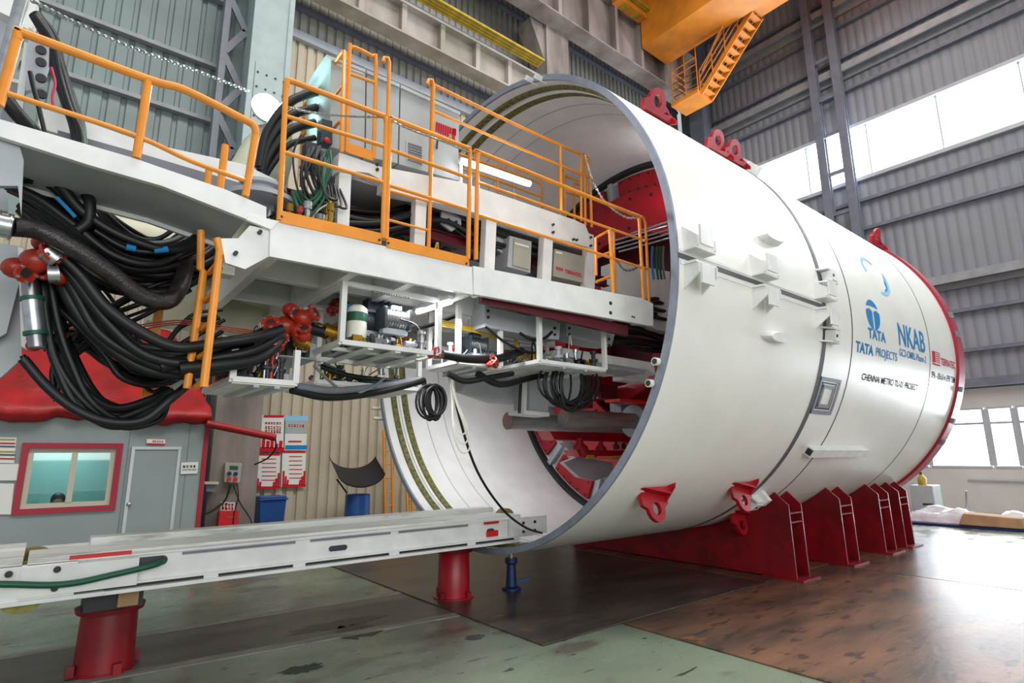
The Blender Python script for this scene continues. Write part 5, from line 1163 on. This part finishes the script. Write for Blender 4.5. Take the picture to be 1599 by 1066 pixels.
t = thing('inner_platform', 'white inner platform box beside the rim behind the walkway end', 'platform', P(1030, 470, y=5.0)); slab([(962, 408), (1046, 424), (1046, 520), (1020, 512), (962, 455)], 5.25, .3).build('platform_side', M['white'], t)
# red machinery low inside the shield
t = thing('ring_carrier', 'red segment carrier frame with pumps low inside the shield behind the steel cylinders', 'machinery', P(920, 700, y=6.6))
slab([(858, 672), (1000, 666), (985, 690), (866, 686)], 6.7, .3).build('carrier_beam', M['red'], t); slab([(900, 702), (985, 703), (980, 712), (905, 712)], 6.5, .3).build('carrier_beam', M['red'], t)
slab([(918, 710), (928, 710), (928, 714), (962, 715), (962, 711), (972, 711), (970, 717), (918, 716)], 6.45, .05).build('yellow_rail', M['yellow'], t)
slab([(880, 722), (905, 712), (955, 722), (960, 740), (930, 750), (905, 745)], 6.9, .1).build('white_guard', M['lgrey'], t)
for px, py, r in ((906, 700, .14), (938, 700, .1), (962, 696, .06), (974, 696, .05), (985, 697, .05)):
    c = P(px, py, y=6.6); MB().lathe(c-V((0, 0, r)), (0, 0, 1), [(0, .01), (0, r*.8), (r*.5, r), (r*1.2, r*.9), (r*1.6, r*.4), (r*2.2, r*.35), (r*2.2, .01)], 18).build('pump_body', M['red' if r > .08 else 'maroon'], t)
for px, py in ((905, 625), (920, 600), (945, 612), (975, 640)):
    c = P(px, py, y=6.4); MB().box(c-V((.2, .1, .12)), c+V((.2, .15, .12))).build('drive_block', M['maroon' if px < 950 else 'mgrey'], t)
# @@CABIN
# ------------------------------------------------------------------ site cabin under the red tarpaulin
YB = 12.0
cb = thing('site_cabin', 'grey panel site cabin with red framed window under the red tarpaulin', 'cabin', (-1.6, 13, 0))
xr = 2.28; wa, wb = P(46, 698, y=YB), P(168, 790, y=YB); wx0, wx1, wz1, wz0 = wa.x, wb.x+.02, wa.z-.02, wb.z+.02; H = 2.5
MB().box((-6, YB, 0), (wx0, YB+.08, H)).box((wx1, YB, 0), (xr, YB+.08, H)).box((wx0, YB, 0), (wx1, YB+.08, wz0)).box((wx0, YB, wz1), (wx1, YB+.08, H)).build('front_wall', M['cabin'], cb)
MB().box((xr-.06, YB+.08, 0), (xr, YB+1.9, H)).build('end_wall', M['cabin'], cb)
MB().box((-6, YB+1.8, 0), (xr-.06, YB+1.9, H)).build('back_wall', M['cabin'], cb)
MB().box((-6, YB-.03, H), (xr, YB+1.9, H+.05)).build('roof_panel', M['cabin'], cb)
for x in (-4.8, -3.6, -2.4, -1.15, 1.08, 2.0): MB().box((x, YB-.006, 0), (x+.012, YB, H)).build('panel_joint', M['mgrey'], cb)
MB().box((xr-.03, YB-.03, 0), (xr+.05, YB+.05, H)).build('corner_post', M['cabinred'], cb)
f = .09
wf = MB().box((wx0-f, YB-.03, wz0-f), (wx1+f, YB, wz0)).box((wx0-f, YB-.03, wz1), (wx1+f, YB, wz1+f)).box((wx0-f, YB-.03, wz0+.001), (wx0, YB, wz1-.001)).box((wx1, YB-.03, wz0+.001), (wx1+f, YB, wz1-.001)).build('window_surround', M['cabinred'], cb)
mx = (wx0+wx1)/2+.02; e = .07
wn = MB().box((wx0, YB+.01, wz0), (wx1, YB+.05, wz0+e)).box((wx0, YB+.01, wz1-e), (wx1, YB+.05, wz1)).box((wx0, YB+.01, wz0+e+.001), (wx0+e, YB+.05, wz1-e-.001)).box((wx1-e, YB+.01, wz0+e+.001), (wx1, YB+.05, wz1-e-.001)).box((mx-.04, YB+.0, wz0+e+.001), (mx+.04, YB+.05, wz1-e-.001)).build('window_frame', M['frame'], cb)
gm = bpy.data.materials.new('window_glass'); gm.use_nodes = True; nt = gm.node_tree; nt.nodes.clear()
o_ = nt.nodes.new('ShaderNodeOutputMaterial'); tr = nt.nodes.new('ShaderNodeBsdfTransparent'); gl = nt.nodes.new('ShaderNodeBsdfGlossy'); mxs = nt.nodes.new('ShaderNodeMixShader')
tr.inputs[0].default_value = (.72, .82, .82, 1); gl.inputs['Roughness'].default_value = .03; mxs.inputs[0].default_value = .08
nt.links.new(tr.outputs[0], mxs.inputs[1]); nt.links.new(gl.outputs[0], mxs.inputs[2]); nt.links.new(mxs.outputs[0], o_.inputs[0])
MB().box((wx0+e, YB+.028, wz0+e), (wx1-e, YB+.032, wz1-e)).build('glass_pane', gm, wn)
M['teal'] = mat('pale_teal_interior', (150, 190, 186), .7)
MB().box((-1.5, YB+1.74, 0), (xr-.1, YB+1.79, H-.1)).build('interior_lining', M['teal'], cb)
d = bpy.data.lights.new('cabin_lamp', 'AREA'); d.size = .8; d.energy = 34; d.color = (.72, 1, .96)
o = bpy.data.objects.new('cabin_lamp', d); COL.objects.link(o); o.location = (.2, YB+.9, H-.06)
dx0, dx1, dz = P(206, 697, y=YB).x, P(283, 700, y=YB).x, 2.0
MB().box((dx0+.05, YB-.02, .02), (dx1-.05, YB-.002, dz-.05)).build('door', M['cabin'], cb)
dr = MB().box((dx0, YB-.035, 0), (dx0+.05, YB-.002, dz-.051)).box((dx1-.05, YB-.035, 0), (dx1, YB-.002, dz-.051)).box((dx0, YB-.035, dz-.05), (dx1, YB-.002, dz)).build('door_frame', M['alu'], cb)
c = P(201, 787, y=YB-.05); MB().sph(c, .036, 12).cyl(c, c+V((0, .04, 0)), .02, 10).build('door_knob', M['chrome'], cb)
def sign(label, pts, y, m='paper', lines=(), name='sign', cat='sign', group='paper notices on the cabin'):
    t = thing(name, label, cat, P(*pts[3], y=y), group); slab(pts, y, .008).build('sign_board', M[m], t)
    for (body, q, mm) in lines: px_text(body, q, y-.006, mm, t)
    return t
sign('small white sign with a red underline above the cabin door', [(229, 685), (258, 686), (258, 694), (229, 693)], YB-.02); marks(238, 688.6, 256, 689.2, 5, 'ink_red', [o for o in bpy.data.objects if o.name == 'sign'][0], YB-.028, 5, 2.6)
slab([(229, 691.5), (258, 692.5), (258, 694.5), (229, 693.5)], YB-.03, .006).build('red_underline', M['ink_red'], [o for o in bpy.data.objects if o.name == 'sign'][0])
t = sign('white notice with two dark lines right of the cabin door', [(283, 722), (310, 721), (308, 739), (282, 740)], YB-.02); marks(285, 728, 307, 727.6, 4, 'ink_black', t, YB-.028, 6, 3.2); marks(285, 733, 307, 732.6, 8, 'ink_black', t, YB-.028, 7, 1.8)
t = sign('yellow and blue striped notice at the left edge of the cabin', [(-30, 682), (26, 683), (22, 723), (-30, 722)], YB-.02)
for k, (yy, mm) in enumerate(((684, 'yellow'), (690, 'ink_red'), (695, 'jackblue'), (703, 'yellow'), (708, 'jackblue'), (714, 'ink_red'))): slab([(-28, yy), (24, yy+1), (24, yy+3), (-28, yy+2)], YB-.028, .006).build('stripe', M[mm], t)
sign('blank white paper sheet below the striped notice', [(-30, 724), (32, 724), (28, 750), (-30, 750)], YB-.02)
sign('lowest white paper sheet at the left edge of the cabin', [(-30, 754), (22, 755), (17, 803), (-30, 803)], YB-.02)
# person at the window
pt = P(88, 790, y=YB+.5)
ps = thing('person', 'person with dark hair and pink top seen from behind the cabin window, head low', 'person', (pt.x, YB+.5, 0.02))
hx, hy, hz = P(90, 782, y=YB+.5)
mb = MB(); mb.lathe((hx, hy, hz-.62), (0, 0, 1), [(-.05, .1), (0, .17), (.2, .18), (.36, .19), (.44, .15), (.49, .06), (.56, .055)], 20)
mb.tube([(hx-.17, hy, hz-.2), (hx-.24, hy-.02, hz-.4), (hx-.2, hy-.16, hz-.55)], [.055, .05, .04], 12); mb.tube([(hx+.17, hy, hz-.2), (hx+.24, hy-.02, hz-.4), (hx+.2, hy-.16, hz-.55)], [.055, .05, .04], 12)
mb.tube([(hx-.08, hy, hz-.6), (hx-.09, hy-.35, hz-.62), (hx-.1, hy-.38, .06)], [.09, .08, .05], 12); mb.tube([(hx+.08, hy, hz-.6), (hx+.09, hy-.35, hz-.62), (hx+.1, hy-.38, .06)], [.09, .08, .05], 12)
mb.build('body', M['pink'], ps)
mb = MB().sph((hx, hy, hz), .1, 16, (.85, 1, 1.15)); mb.sph((hx, hy-.1, hz-.02), .018, 8); mb.sph((hx-.087, hy, hz), .02, 8, (.5, 1, 1.4)); mb.sph((hx+.087, hy, hz), .02, 8, (.5, 1, 1.4)); mb.build('head', M['skin'], ps)
MB().sph((hx, hy+.015, hz+.03), .108, 16, (.92, 1.0, 1.05)).build('hair', M['hair'], ps)
t = thing('office_stool', 'plain stool under the person inside the cabin', 'stool', (hx, hy+.05, 0)); MB().cyl((hx, hy+.05, hz-.78), (hx, hy+.05, hz-.70), .17, 18).build('seat', M['blue'], t); MB().cyl((hx, hy+.05, 0), (hx, hy+.05, hz-.78), .03, 10).build('pole', M['steel'], t)
# tarpaulin draped over the cabin roof
def tarp():
    nx, nu = 60, 22; R_ = random.Random(5); mb = MB()
    # profile: hem in front, over the roof edge, up to the back
    for i in range(nx+1):
        x = -6.2+(xr+.03+6.2)*i/nx
        for j in range(nu+1):
            u = j/nu
            sagx = .06*math.sin(x*3.1)+.04*math.sin(x*7.3+1)+.03*math.sin(x*15+u*5)+.02*math.sin(x*31+u*9)
            if u < .3:
                z = 2.42+sagx*.6+(u/.3)*(.28-sagx*.4); y = YB-.08-.10*math.sin(u/.3*PI)+sagx*.5
            else:
                v = (u-.3)/.7; hgt = 1.75*(1-.0*v); z = 2.70+v*hgt+.10*math.sin(v*9+x*1.7)*v*(1-v)*2+.04*math.sin(x*6+v*11); y = YB-.08+v*1.9+sagx*.5
            endf = min(1, (xr+.03-x)/.5); z = z if u < .3 else 2.70+(z-2.70)*(endf*.55+.45)
            mb.v.append(V((x, y, z)))
    for i in range(nx):
        for j in range(nu): a = i*(nu+1)+j; mb.face([a, a+1, a+nu+2, a+nu+1], True)
    o = mb.build('tarpaulin', M['tarp']); md = o.modifiers.new('thick', 'SOLIDIFY'); md.thickness = .01
    return tag(o, 'wrinkled red tarpaulin draped over the grey site cabin', 'tarpaulin')
tarp()
tag(MB().cyl(P(322, 661, y=YB-.15), P(430, 683, y=YB-.15), .07, 14).build('wrapped_pole', M['tarp']), 'red wrapped pole sticking out to the right from the tarpaulin', 'pole')
hose('black lead hanging from the end of the red wrapped pole', [(430, 684, YB-.15), (430, 700, YB-.1), (418, 715, YB+.1), (398, 725, YB+.5)], .016, name='electric_cable', cat='cable')
# control box, bins, fire box, posters by the column
YK = YC-.06
t = thing('control_box', 'pale electrical control box with dark and red knobs on the column', 'control box', P(364, 755, y=YK))
slab([(352, 722), (378, 723), (375, 754), (350, 753)], YK-.14, .13).build('box_body', M['boxgrey'], t, bevel=.01)
slab([(359, 727), (372, 727.5), (371.5, 733), (358.5, 732.5)], YK-.15, .01).build('display', M['green'], t)
for px, py, m in ((358, 739, 'jackblue'), (368, 739.5, 'jackblue'), (357.5, 748, 'plasticred'), (367.5, 748.5, 'plasticred')):
    c = P(px, py, y=YK-.16); MB().cyl(c-V((0, .02, 0)), c+V((0, .02, 0)), .04, 12).build('knob', M[m], t)
for i, (l, pts) in enumerate((('black lead from the control box curving left to the floor', [(360, 756), (352, 780), (335, 795), (322, 802)]), ('black lead from the control box falling to the right', [(364, 756), (375, 785), (390, 808), (394, 822)]), ('thin black lead from the control box, between the other two', [(370, 755), (372, 775), (366, 800), (364, 818)]))):
    hose(l, [(a, b, YK-.2) for a, b in pts], .02 if i == 0 else .012, name='electric_cable', cat='cable')
t = thing('vice_bracket', 'small grey bracket with a camera like fitting left of the control box', 'bracket', P(332, 768, y=YK)); slab([(318, 752), (342, 752), (341, 756), (320, 756)], YK-.2, .2).build('shelf', M['cream'], t); slab([(322, 757), (338, 757), (336, 768), (322, 767)], YK-.15, .12).build('fitting', M['mgrey'], t)
yfb = YC-.25
a, b = P(343, 799, y=yfb), P(371, 824, y=yfb)
t = thing('fire_box', 'red fire equipment box standing beside the column', 'fire box', (a.x, yfb, 0)); MB().box((a.x, yfb, 0), (b.x, yfb+.18, a.z)).build('box_body', M['plasticred'], t); marks(354, 807, 368, 807.5, 4, 'boxgrey', t, yfb-.006, 8, 1.8)
t = sign('red and white printed fire notice on the column above the red box', [(345, 783), (367, 784), (366, 798), (344, 797)], YK-.02, group=None); marks(346, 790, 366, 791, 4, 'ink_red', t, YK-.03, 9, 11)
def wheelie(label, pts, y):
    a, b = P(*pts[0], y=y), P(*pts[1], y=y); w = b.x-a.x; h = a.z; t = thing('wheelie_bin', label, 'bin', (a.x+w/2, y+.3, 0), 'blue plastic bins by the left wall')
    q = .05; MB().hexa([(a.x+q, y+q, .04), (b.x-q, y+q, .04), (b.x-q, y+.55, .04), (a.x+q, y+.55, .04), (a.x, y, h-.08), (b.x, y, h-.08), (b.x, y+.6, h-.08), (a.x, y+.6, h-.08)]).build('bin_body', M['blue'], t, bevel=.015)
    MB().box((a.x-.03, y-.03, h-.08), (b.x+.03, y+.63, h-.04)).box((a.x, y, h-.04), (b.x, y+.6, h)).build('lid', M['blue'], t, bevel=.01)
    for x in (a.x+.05, b.x-.05): MB().lathe((x, y+.6, .1), (1, 0, 0), [(-.025, .02), (-.025, .1), (.025, .1), (.025, .02)], 18).build('wheel', M['dark'], t)
    return t
wheelie('blue wheelie bin with closed lid below the posters', ((407, 776), (448, 776)), 13.5)
ta, tb_ = P(550, 783, y=13.2), P(583, 783, y=13.2)
t = thing('plastic_barrel', 'blue barrel under the black scrap chute near the tail', 'barrel', ((ta.x+tb_.x)/2, 13.5, 0)); MB().lathe(((ta.x+tb_.x)/2, 13.5, 0), (0, 0, 1), [(0, .01), (0, .27), (.04, .29), (.4, .3), (.43, .31), (.46, .3), (.9, .29), (ta.z, .27), (ta.z, .01)], 28).build('barrel_body', M['blue'], t)
t = thing('scrap_chute', 'black curved sheet chute resting on the blue barrel', 'chute', P(565, 785, y=13.3))
cx, cz = P(560, 745, y=13.3).x, P(560, 742, y=13.3).z; mb = MB(); R1 = .62
pts = [V((cx+R1*math.cos(g), 13.1, cz+R1*.62*math.sin(g)+.1)) for g in [PI*1.06+PI*.86*i/14 for i in range(15)]]; pin = [V((p.x*1, 13.1, p.z+.03)) for p in pts]
mb.prism(pts+pin[::-1], (0, .6, .42)); mb.build('curved_sheet', M['black'], t); MB().bar(P(526, 748, y=13.2), P(542, 770, y=13.2), .04, .03).build('handle_bar', M['black'], t)
# posters
def poster(label, x0, y0, x1, y1, seed, top='ink_red', body='paper'):
    Y = YL-.06; t = thing('safety_poster', label, 'poster', P(x0, y1, y=Y), 'red and white safety posters on the beige wall')
    slab([(x0, y0), (x1, y0), (x1-2, y1), (x0-2, y1)], Y-.01, .006).build('poster_sheet', M[body], t); W = x1-x0; Hh = y1-y0
    def bl(u0, v0, u1, v1, m, nm='printed_band'): slab([(x0+W*u0, y0+Hh*v0), (x0+W*u1, y0+Hh*v0), (x0+W*u1-1, y0+Hh*v1), (x0+W*u0-1, y0+Hh*v1)], Y-.018, .005).build(nm, M[m], t)
    return t, bl
t, bl = poster('upper left safety poster, pink with a red city skyline along its foot', 402, 648, 444, 705, 1)
bl(.25, 0, 1, .06, 'ink_red'); bl(0, .88, 1, 1, 'ink_red')
for i, h in enumerate((.5, .62, .7, .64, .78, .7)): bl(.02+.16*i, h, .14+.16*i, .9, 'ink_red', 'printed_tower')
for k_y, k_h in ((660, 3), (667, 4.5), (673, 4.5)): marks(414, k_y, 440, k_y+.6, 6, 'ink_red', t, YL-.08, int(k_y), k_h)
t, bl = poster('upper right safety poster, pale blue', 446, 649, 480, 703, 2); bl(0, 0, 1, .13, 'ink_lblue'); bl(0, .13, 1, .5, 'cabinet'); bl(.15, .72, .75, .76, 'ink_red'); bl(0, .85, 1, .97, 'ink_blue')
marks(450, 664, 476, 665, 6, 'ink_red', t, YL-.08, 12, 4)
for (x0, y0, x1, y1, l) in ((397, 708, 438, 763, 'lower left safety poster with red text lines and flames at its foot'), (441, 704, 478, 760, 'lower right safety poster with red text lines and flames at its foot')):
    t, bl = poster(l, x0, y0, x1, y1, 3); bl(0, 0, 1, .05, 'ink_red'); bl(0, .93, 1, 1, 'ink_red')
    for k in range(6): bl(.3, .14+.12*k, .85, .16+.12*k, 'ink_red', 'text_line')
    for k, h in enumerate((.55, .7, .8)): bl(.02+.09*k, h, .1+.09*k, .94, 'ink_red', 'printed_flame'); bl(.98-.09*k-.08, h, .98-.09*k, .94, 'ink_red', 'printed_flame')
# orange trestle ladders leaning on the left wall
for l, x0, x1, y0, ya in (('orange ladder leaning on the beige wall left of the tail rim', 597, 611, 672, 806), ('orange ladder behind the tail rim, mostly hidden', 632, 642, 740, 806)):
    t = thing('wall_ladder', l, 'ladder', P(x0, ya, y=14.1), 'orange ladders at the beige wall'); Yw = 14.2
    a0, a1, b0, b1 = P(x0, ya, y=Yw), P(x0+2, y0, y=Yw), P(x1-2, ya, y=Yw), P(x1, y0, y=Yw)
    for p, q in ((a0, a1), (b0, b1)): MB().bar(V((p.x, p.y-.2, 0)), V((q.x, q.y, q.z)), .05, .05).build('stringer', M['orange'], t)
    for k in range(7): f_ = (k+.5)/7; MB().cyl(V((a0.x+(a1.x-a0.x)*f_, Yw-.2+.2*f_, a1.z*f_)), V((b0.x+(b1.x-b0.x)*f_, Yw-.2+.2*f_, a1.z*f_)), .015, 8).build('rung', M['orange'], t)
# ------------------------------------------------------------------ overhead crane
cr_ = thing('bridge_crane', 'orange overhead crane girder spanning the hall with a hanging stair', 'crane', (17.6, 8, 18))
MB().box((16.85, -12, 18.0), (18.5, 12.3, 20.2)).build('box_girder', M['craneorange'], cr_)
MB().box((18.5, -12, 18.25), (19.35, 8.6, 18.33)).build('service_walkway', M['craneorange'], cr_)
MB().box((15.2, 12.0, 19.2), (16.84, 12.4, 20.3)).build('end_carriage', M['craneorange'], cr_)
for x in (15.7, 16.4): MB().lathe((x, 12.2, 19.5), (0, 1, 0), [(-.15, .02), (-.15, .35), (.15, .35), (.15, .02)], 24).build('crane_wheel', M['yellow'], cr_)
MB().box((18.45, 10.95, 15.95), (19.5, 12.2, 16.1)).build('landing', M['craneorange'], cr_)
a, b = V((19.05, 10.95, 16.0)), V((19.05, 8.6, 18.25))
for dx in (-.35, .35): MB().bar(a+V((dx, 0, 0)), b+V((dx, 0, 0)), .05, .22).build('stair_stringer', M['craneorange'], cr_)
for i in range(10): c = a.lerp(b, (i+.5)/10); MB().box(c+V((-.35, -.13, -.02)), c+V((.35, .1, .02))).build('stair_tread', M['craneorange'], cr_)
def ctube(pts, r=.025, nm='hand_rail'): MB().tube(pts, r, 6).build(nm, M['craneorange'], cr_)
for x in (18.5, 19.45):
    for z in (16.35, 16.65, 16.95): ctube([(x, 12.1, z), (x, 10.95, z)])
for y in (12.1, 11.5, 10.95): ctube([(18.5, y, 16.1), (18.5, y, 18.0)]); ctube([(19.45, y, 16.1), (19.45, y, 16.95)])
for z in (16.35, 16.65, 16.95, 17.25, 17.55): ctube([(18.5, 12.1, z), (19.45, 12.1, z)]); ctube([(18.5, 12.1, z), (18.5, 10.95, z)])
for dz in (.4, .7, 1.0): ctube([a+V((-.38, 0, dz)), b+V((-.38, 0, dz))]); ctube([a+V((.38, 0, dz)), b+V((.38, 0, dz))])
for k in range(5): c = a.lerp(b, k/4); ctube([c+V((-.38, 0, 0)), c+V((-.38, 0, 1.0))]); ctube([c+V((.38, 0, 0)), c+V((.38, 0, 1.0))])
ctube([(18.3, 9.6, 18), (19.0, 11.0, 17.2)], .05, 'brace')
# ------------------------------------------------------------------ clutter by the right wall
def blob(x0, y0, x1, y1, h, seed, m, name):
    R_ = random.Random(seed); mb = MB(); nx, ny = 18, 12; f0 = len(mb.v)
    for i in range(nx+1):
        for j in range(ny+1):
            u, v = i/nx, j/ny; e = min(u, 1-u, v, 1-v); z = h*min(1, (e*5)**.6)*(.75+.25*math.sin(u*9+seed)*math.cos(v*7+seed))+R_.uniform(-.02, .02)*(1 if e > 0 else 0)
            mb.v.append(V((x0+(x1-x0)*u, y0+(y1-y0)*v, max(.02, z+.02))))
    for i in range(nx):
        for j in range(ny): a = i*(ny+1)+j; mb.face([a, a+ny+1, a+ny+2, a+1], True)
    n0 = len(mb.v); mb.v += [V((x0, y0, .0)), V((x1, y0, .0)), V((x1, y1, .0)), V((x0, y1, .0))]; mb.face([n0+3, n0+2, n0+1, n0])
    return mb
q = P(1505, 815, z=0)
tag(MB().box((17.6, 2.2, 0), (19.4, 5.6, .06)).build('ground_sheet', M['jackblue']), 'dark blue ground sheet under the wrapped goods by the windows', 'sheet')
t = tag(blob(17.9, 4.1, 19.1, 5.7, .42, 2, 'wrap', 'x').build('wrapped_goods', M['wrap']), 'white plastic wrapped heap next to the grey machine', 'wrapped goods', 'plastic wrapped goods by the windows')
t = tag(blob(18.1, 2.75, 19.2, 4.0, .36, 5, 'wrap', 'x').build('wrapped_goods', M['wrap']), 'plastic wrapped heap at the right end behind the cardboard', 'wrapped goods', 'plastic wrapped goods by the windows')
tag(MB().hexa([(17.6, 3.2, .07), (17.6, 4.4, .07), (18.1, 4.45, .07), (18.1, 3.2, .07), (17.65, 3.2, .30), (17.65, 4.3, .34), (18.1, 4.3, .36), (18.1, 3.2, .32)]).build('cardboard_sheet', M['cardboard'], bevel=.02), 'brown cardboard package in front of the plastic wrapped heap', 'package')
tag(blob(18.0, 2.0, 18.6, 2.7, .2, 9, 'x', 'x').build('pink_bundle', M['cardboard']), 'small pinkish brown bundle at the right edge of the photo', 'bundle')
t = thing('grey_machine_cabinet', 'grey metal machine cabinet beside the wall carrying a yellow bottle', 'cabinet', (20.4, 6.0, 0))
a = P(1420, 757, x=19.9); b = P(1456, 757, x=19.9)
MB().box((19.9, b.y, 0), (20.6, a.y, a.z)).build('cabinet_body', M['cabinet'], t, bevel=.02); MB().box((19.88, b.y+.05, a.z-.55), (19.9, b.y+.3, a.z-.5)).build('vent_slot', M['dark'], t)
cz = a.z; c = P(1440, 757, x=20.0)
t = thing('spray_bottle', 'yellow spray bottle with black trigger on the grey machine cabinet', 'bottle', (20.05, c.y, cz))
MB().lathe((20.05, c.y, cz), (0, 0, 1), [(0, .01), (0, .11), (.2, .12), (.28, .05), (.32, .04), (.32, .01)], 20).build('bottle_body', M['yellow'], t); MB().box((20.0, c.y-.03, cz+.32), (20.1, c.y+.14, cz+.38)).build('trigger_head', M['dark'], t)
tag(MB().cyl(P(1504, 784, x=18.9)-V((0, 0, .6)), P(1509, 766, x=18.9), .025, 8).build('upright_rod', M['chrome']), 'thin white headed rod standing in the wrapped goods', 'rod')
tag(MB().bar((XR-.05, 5.2, .98), (XR-.05, .5, .95), .05, .04).build('wall_pipe', M['lgrey']), 'thin grey pipe running along the pale wall below the windows', 'pipe')
t = thing('floor_bench', 'low dark bench line behind the bundles against the window wall', 'bench', (20.5, 3, 0)); MB().box((19.4, -2, .18), (20.1, 3.0, .24)).build('bench_top', M['mgrey'], t)
for y in (-1.8, .4, 2.8): MB().box((19.5, y, 0), (20.0, y+.08, .18)).build('bench_foot', M['mgrey'], t)
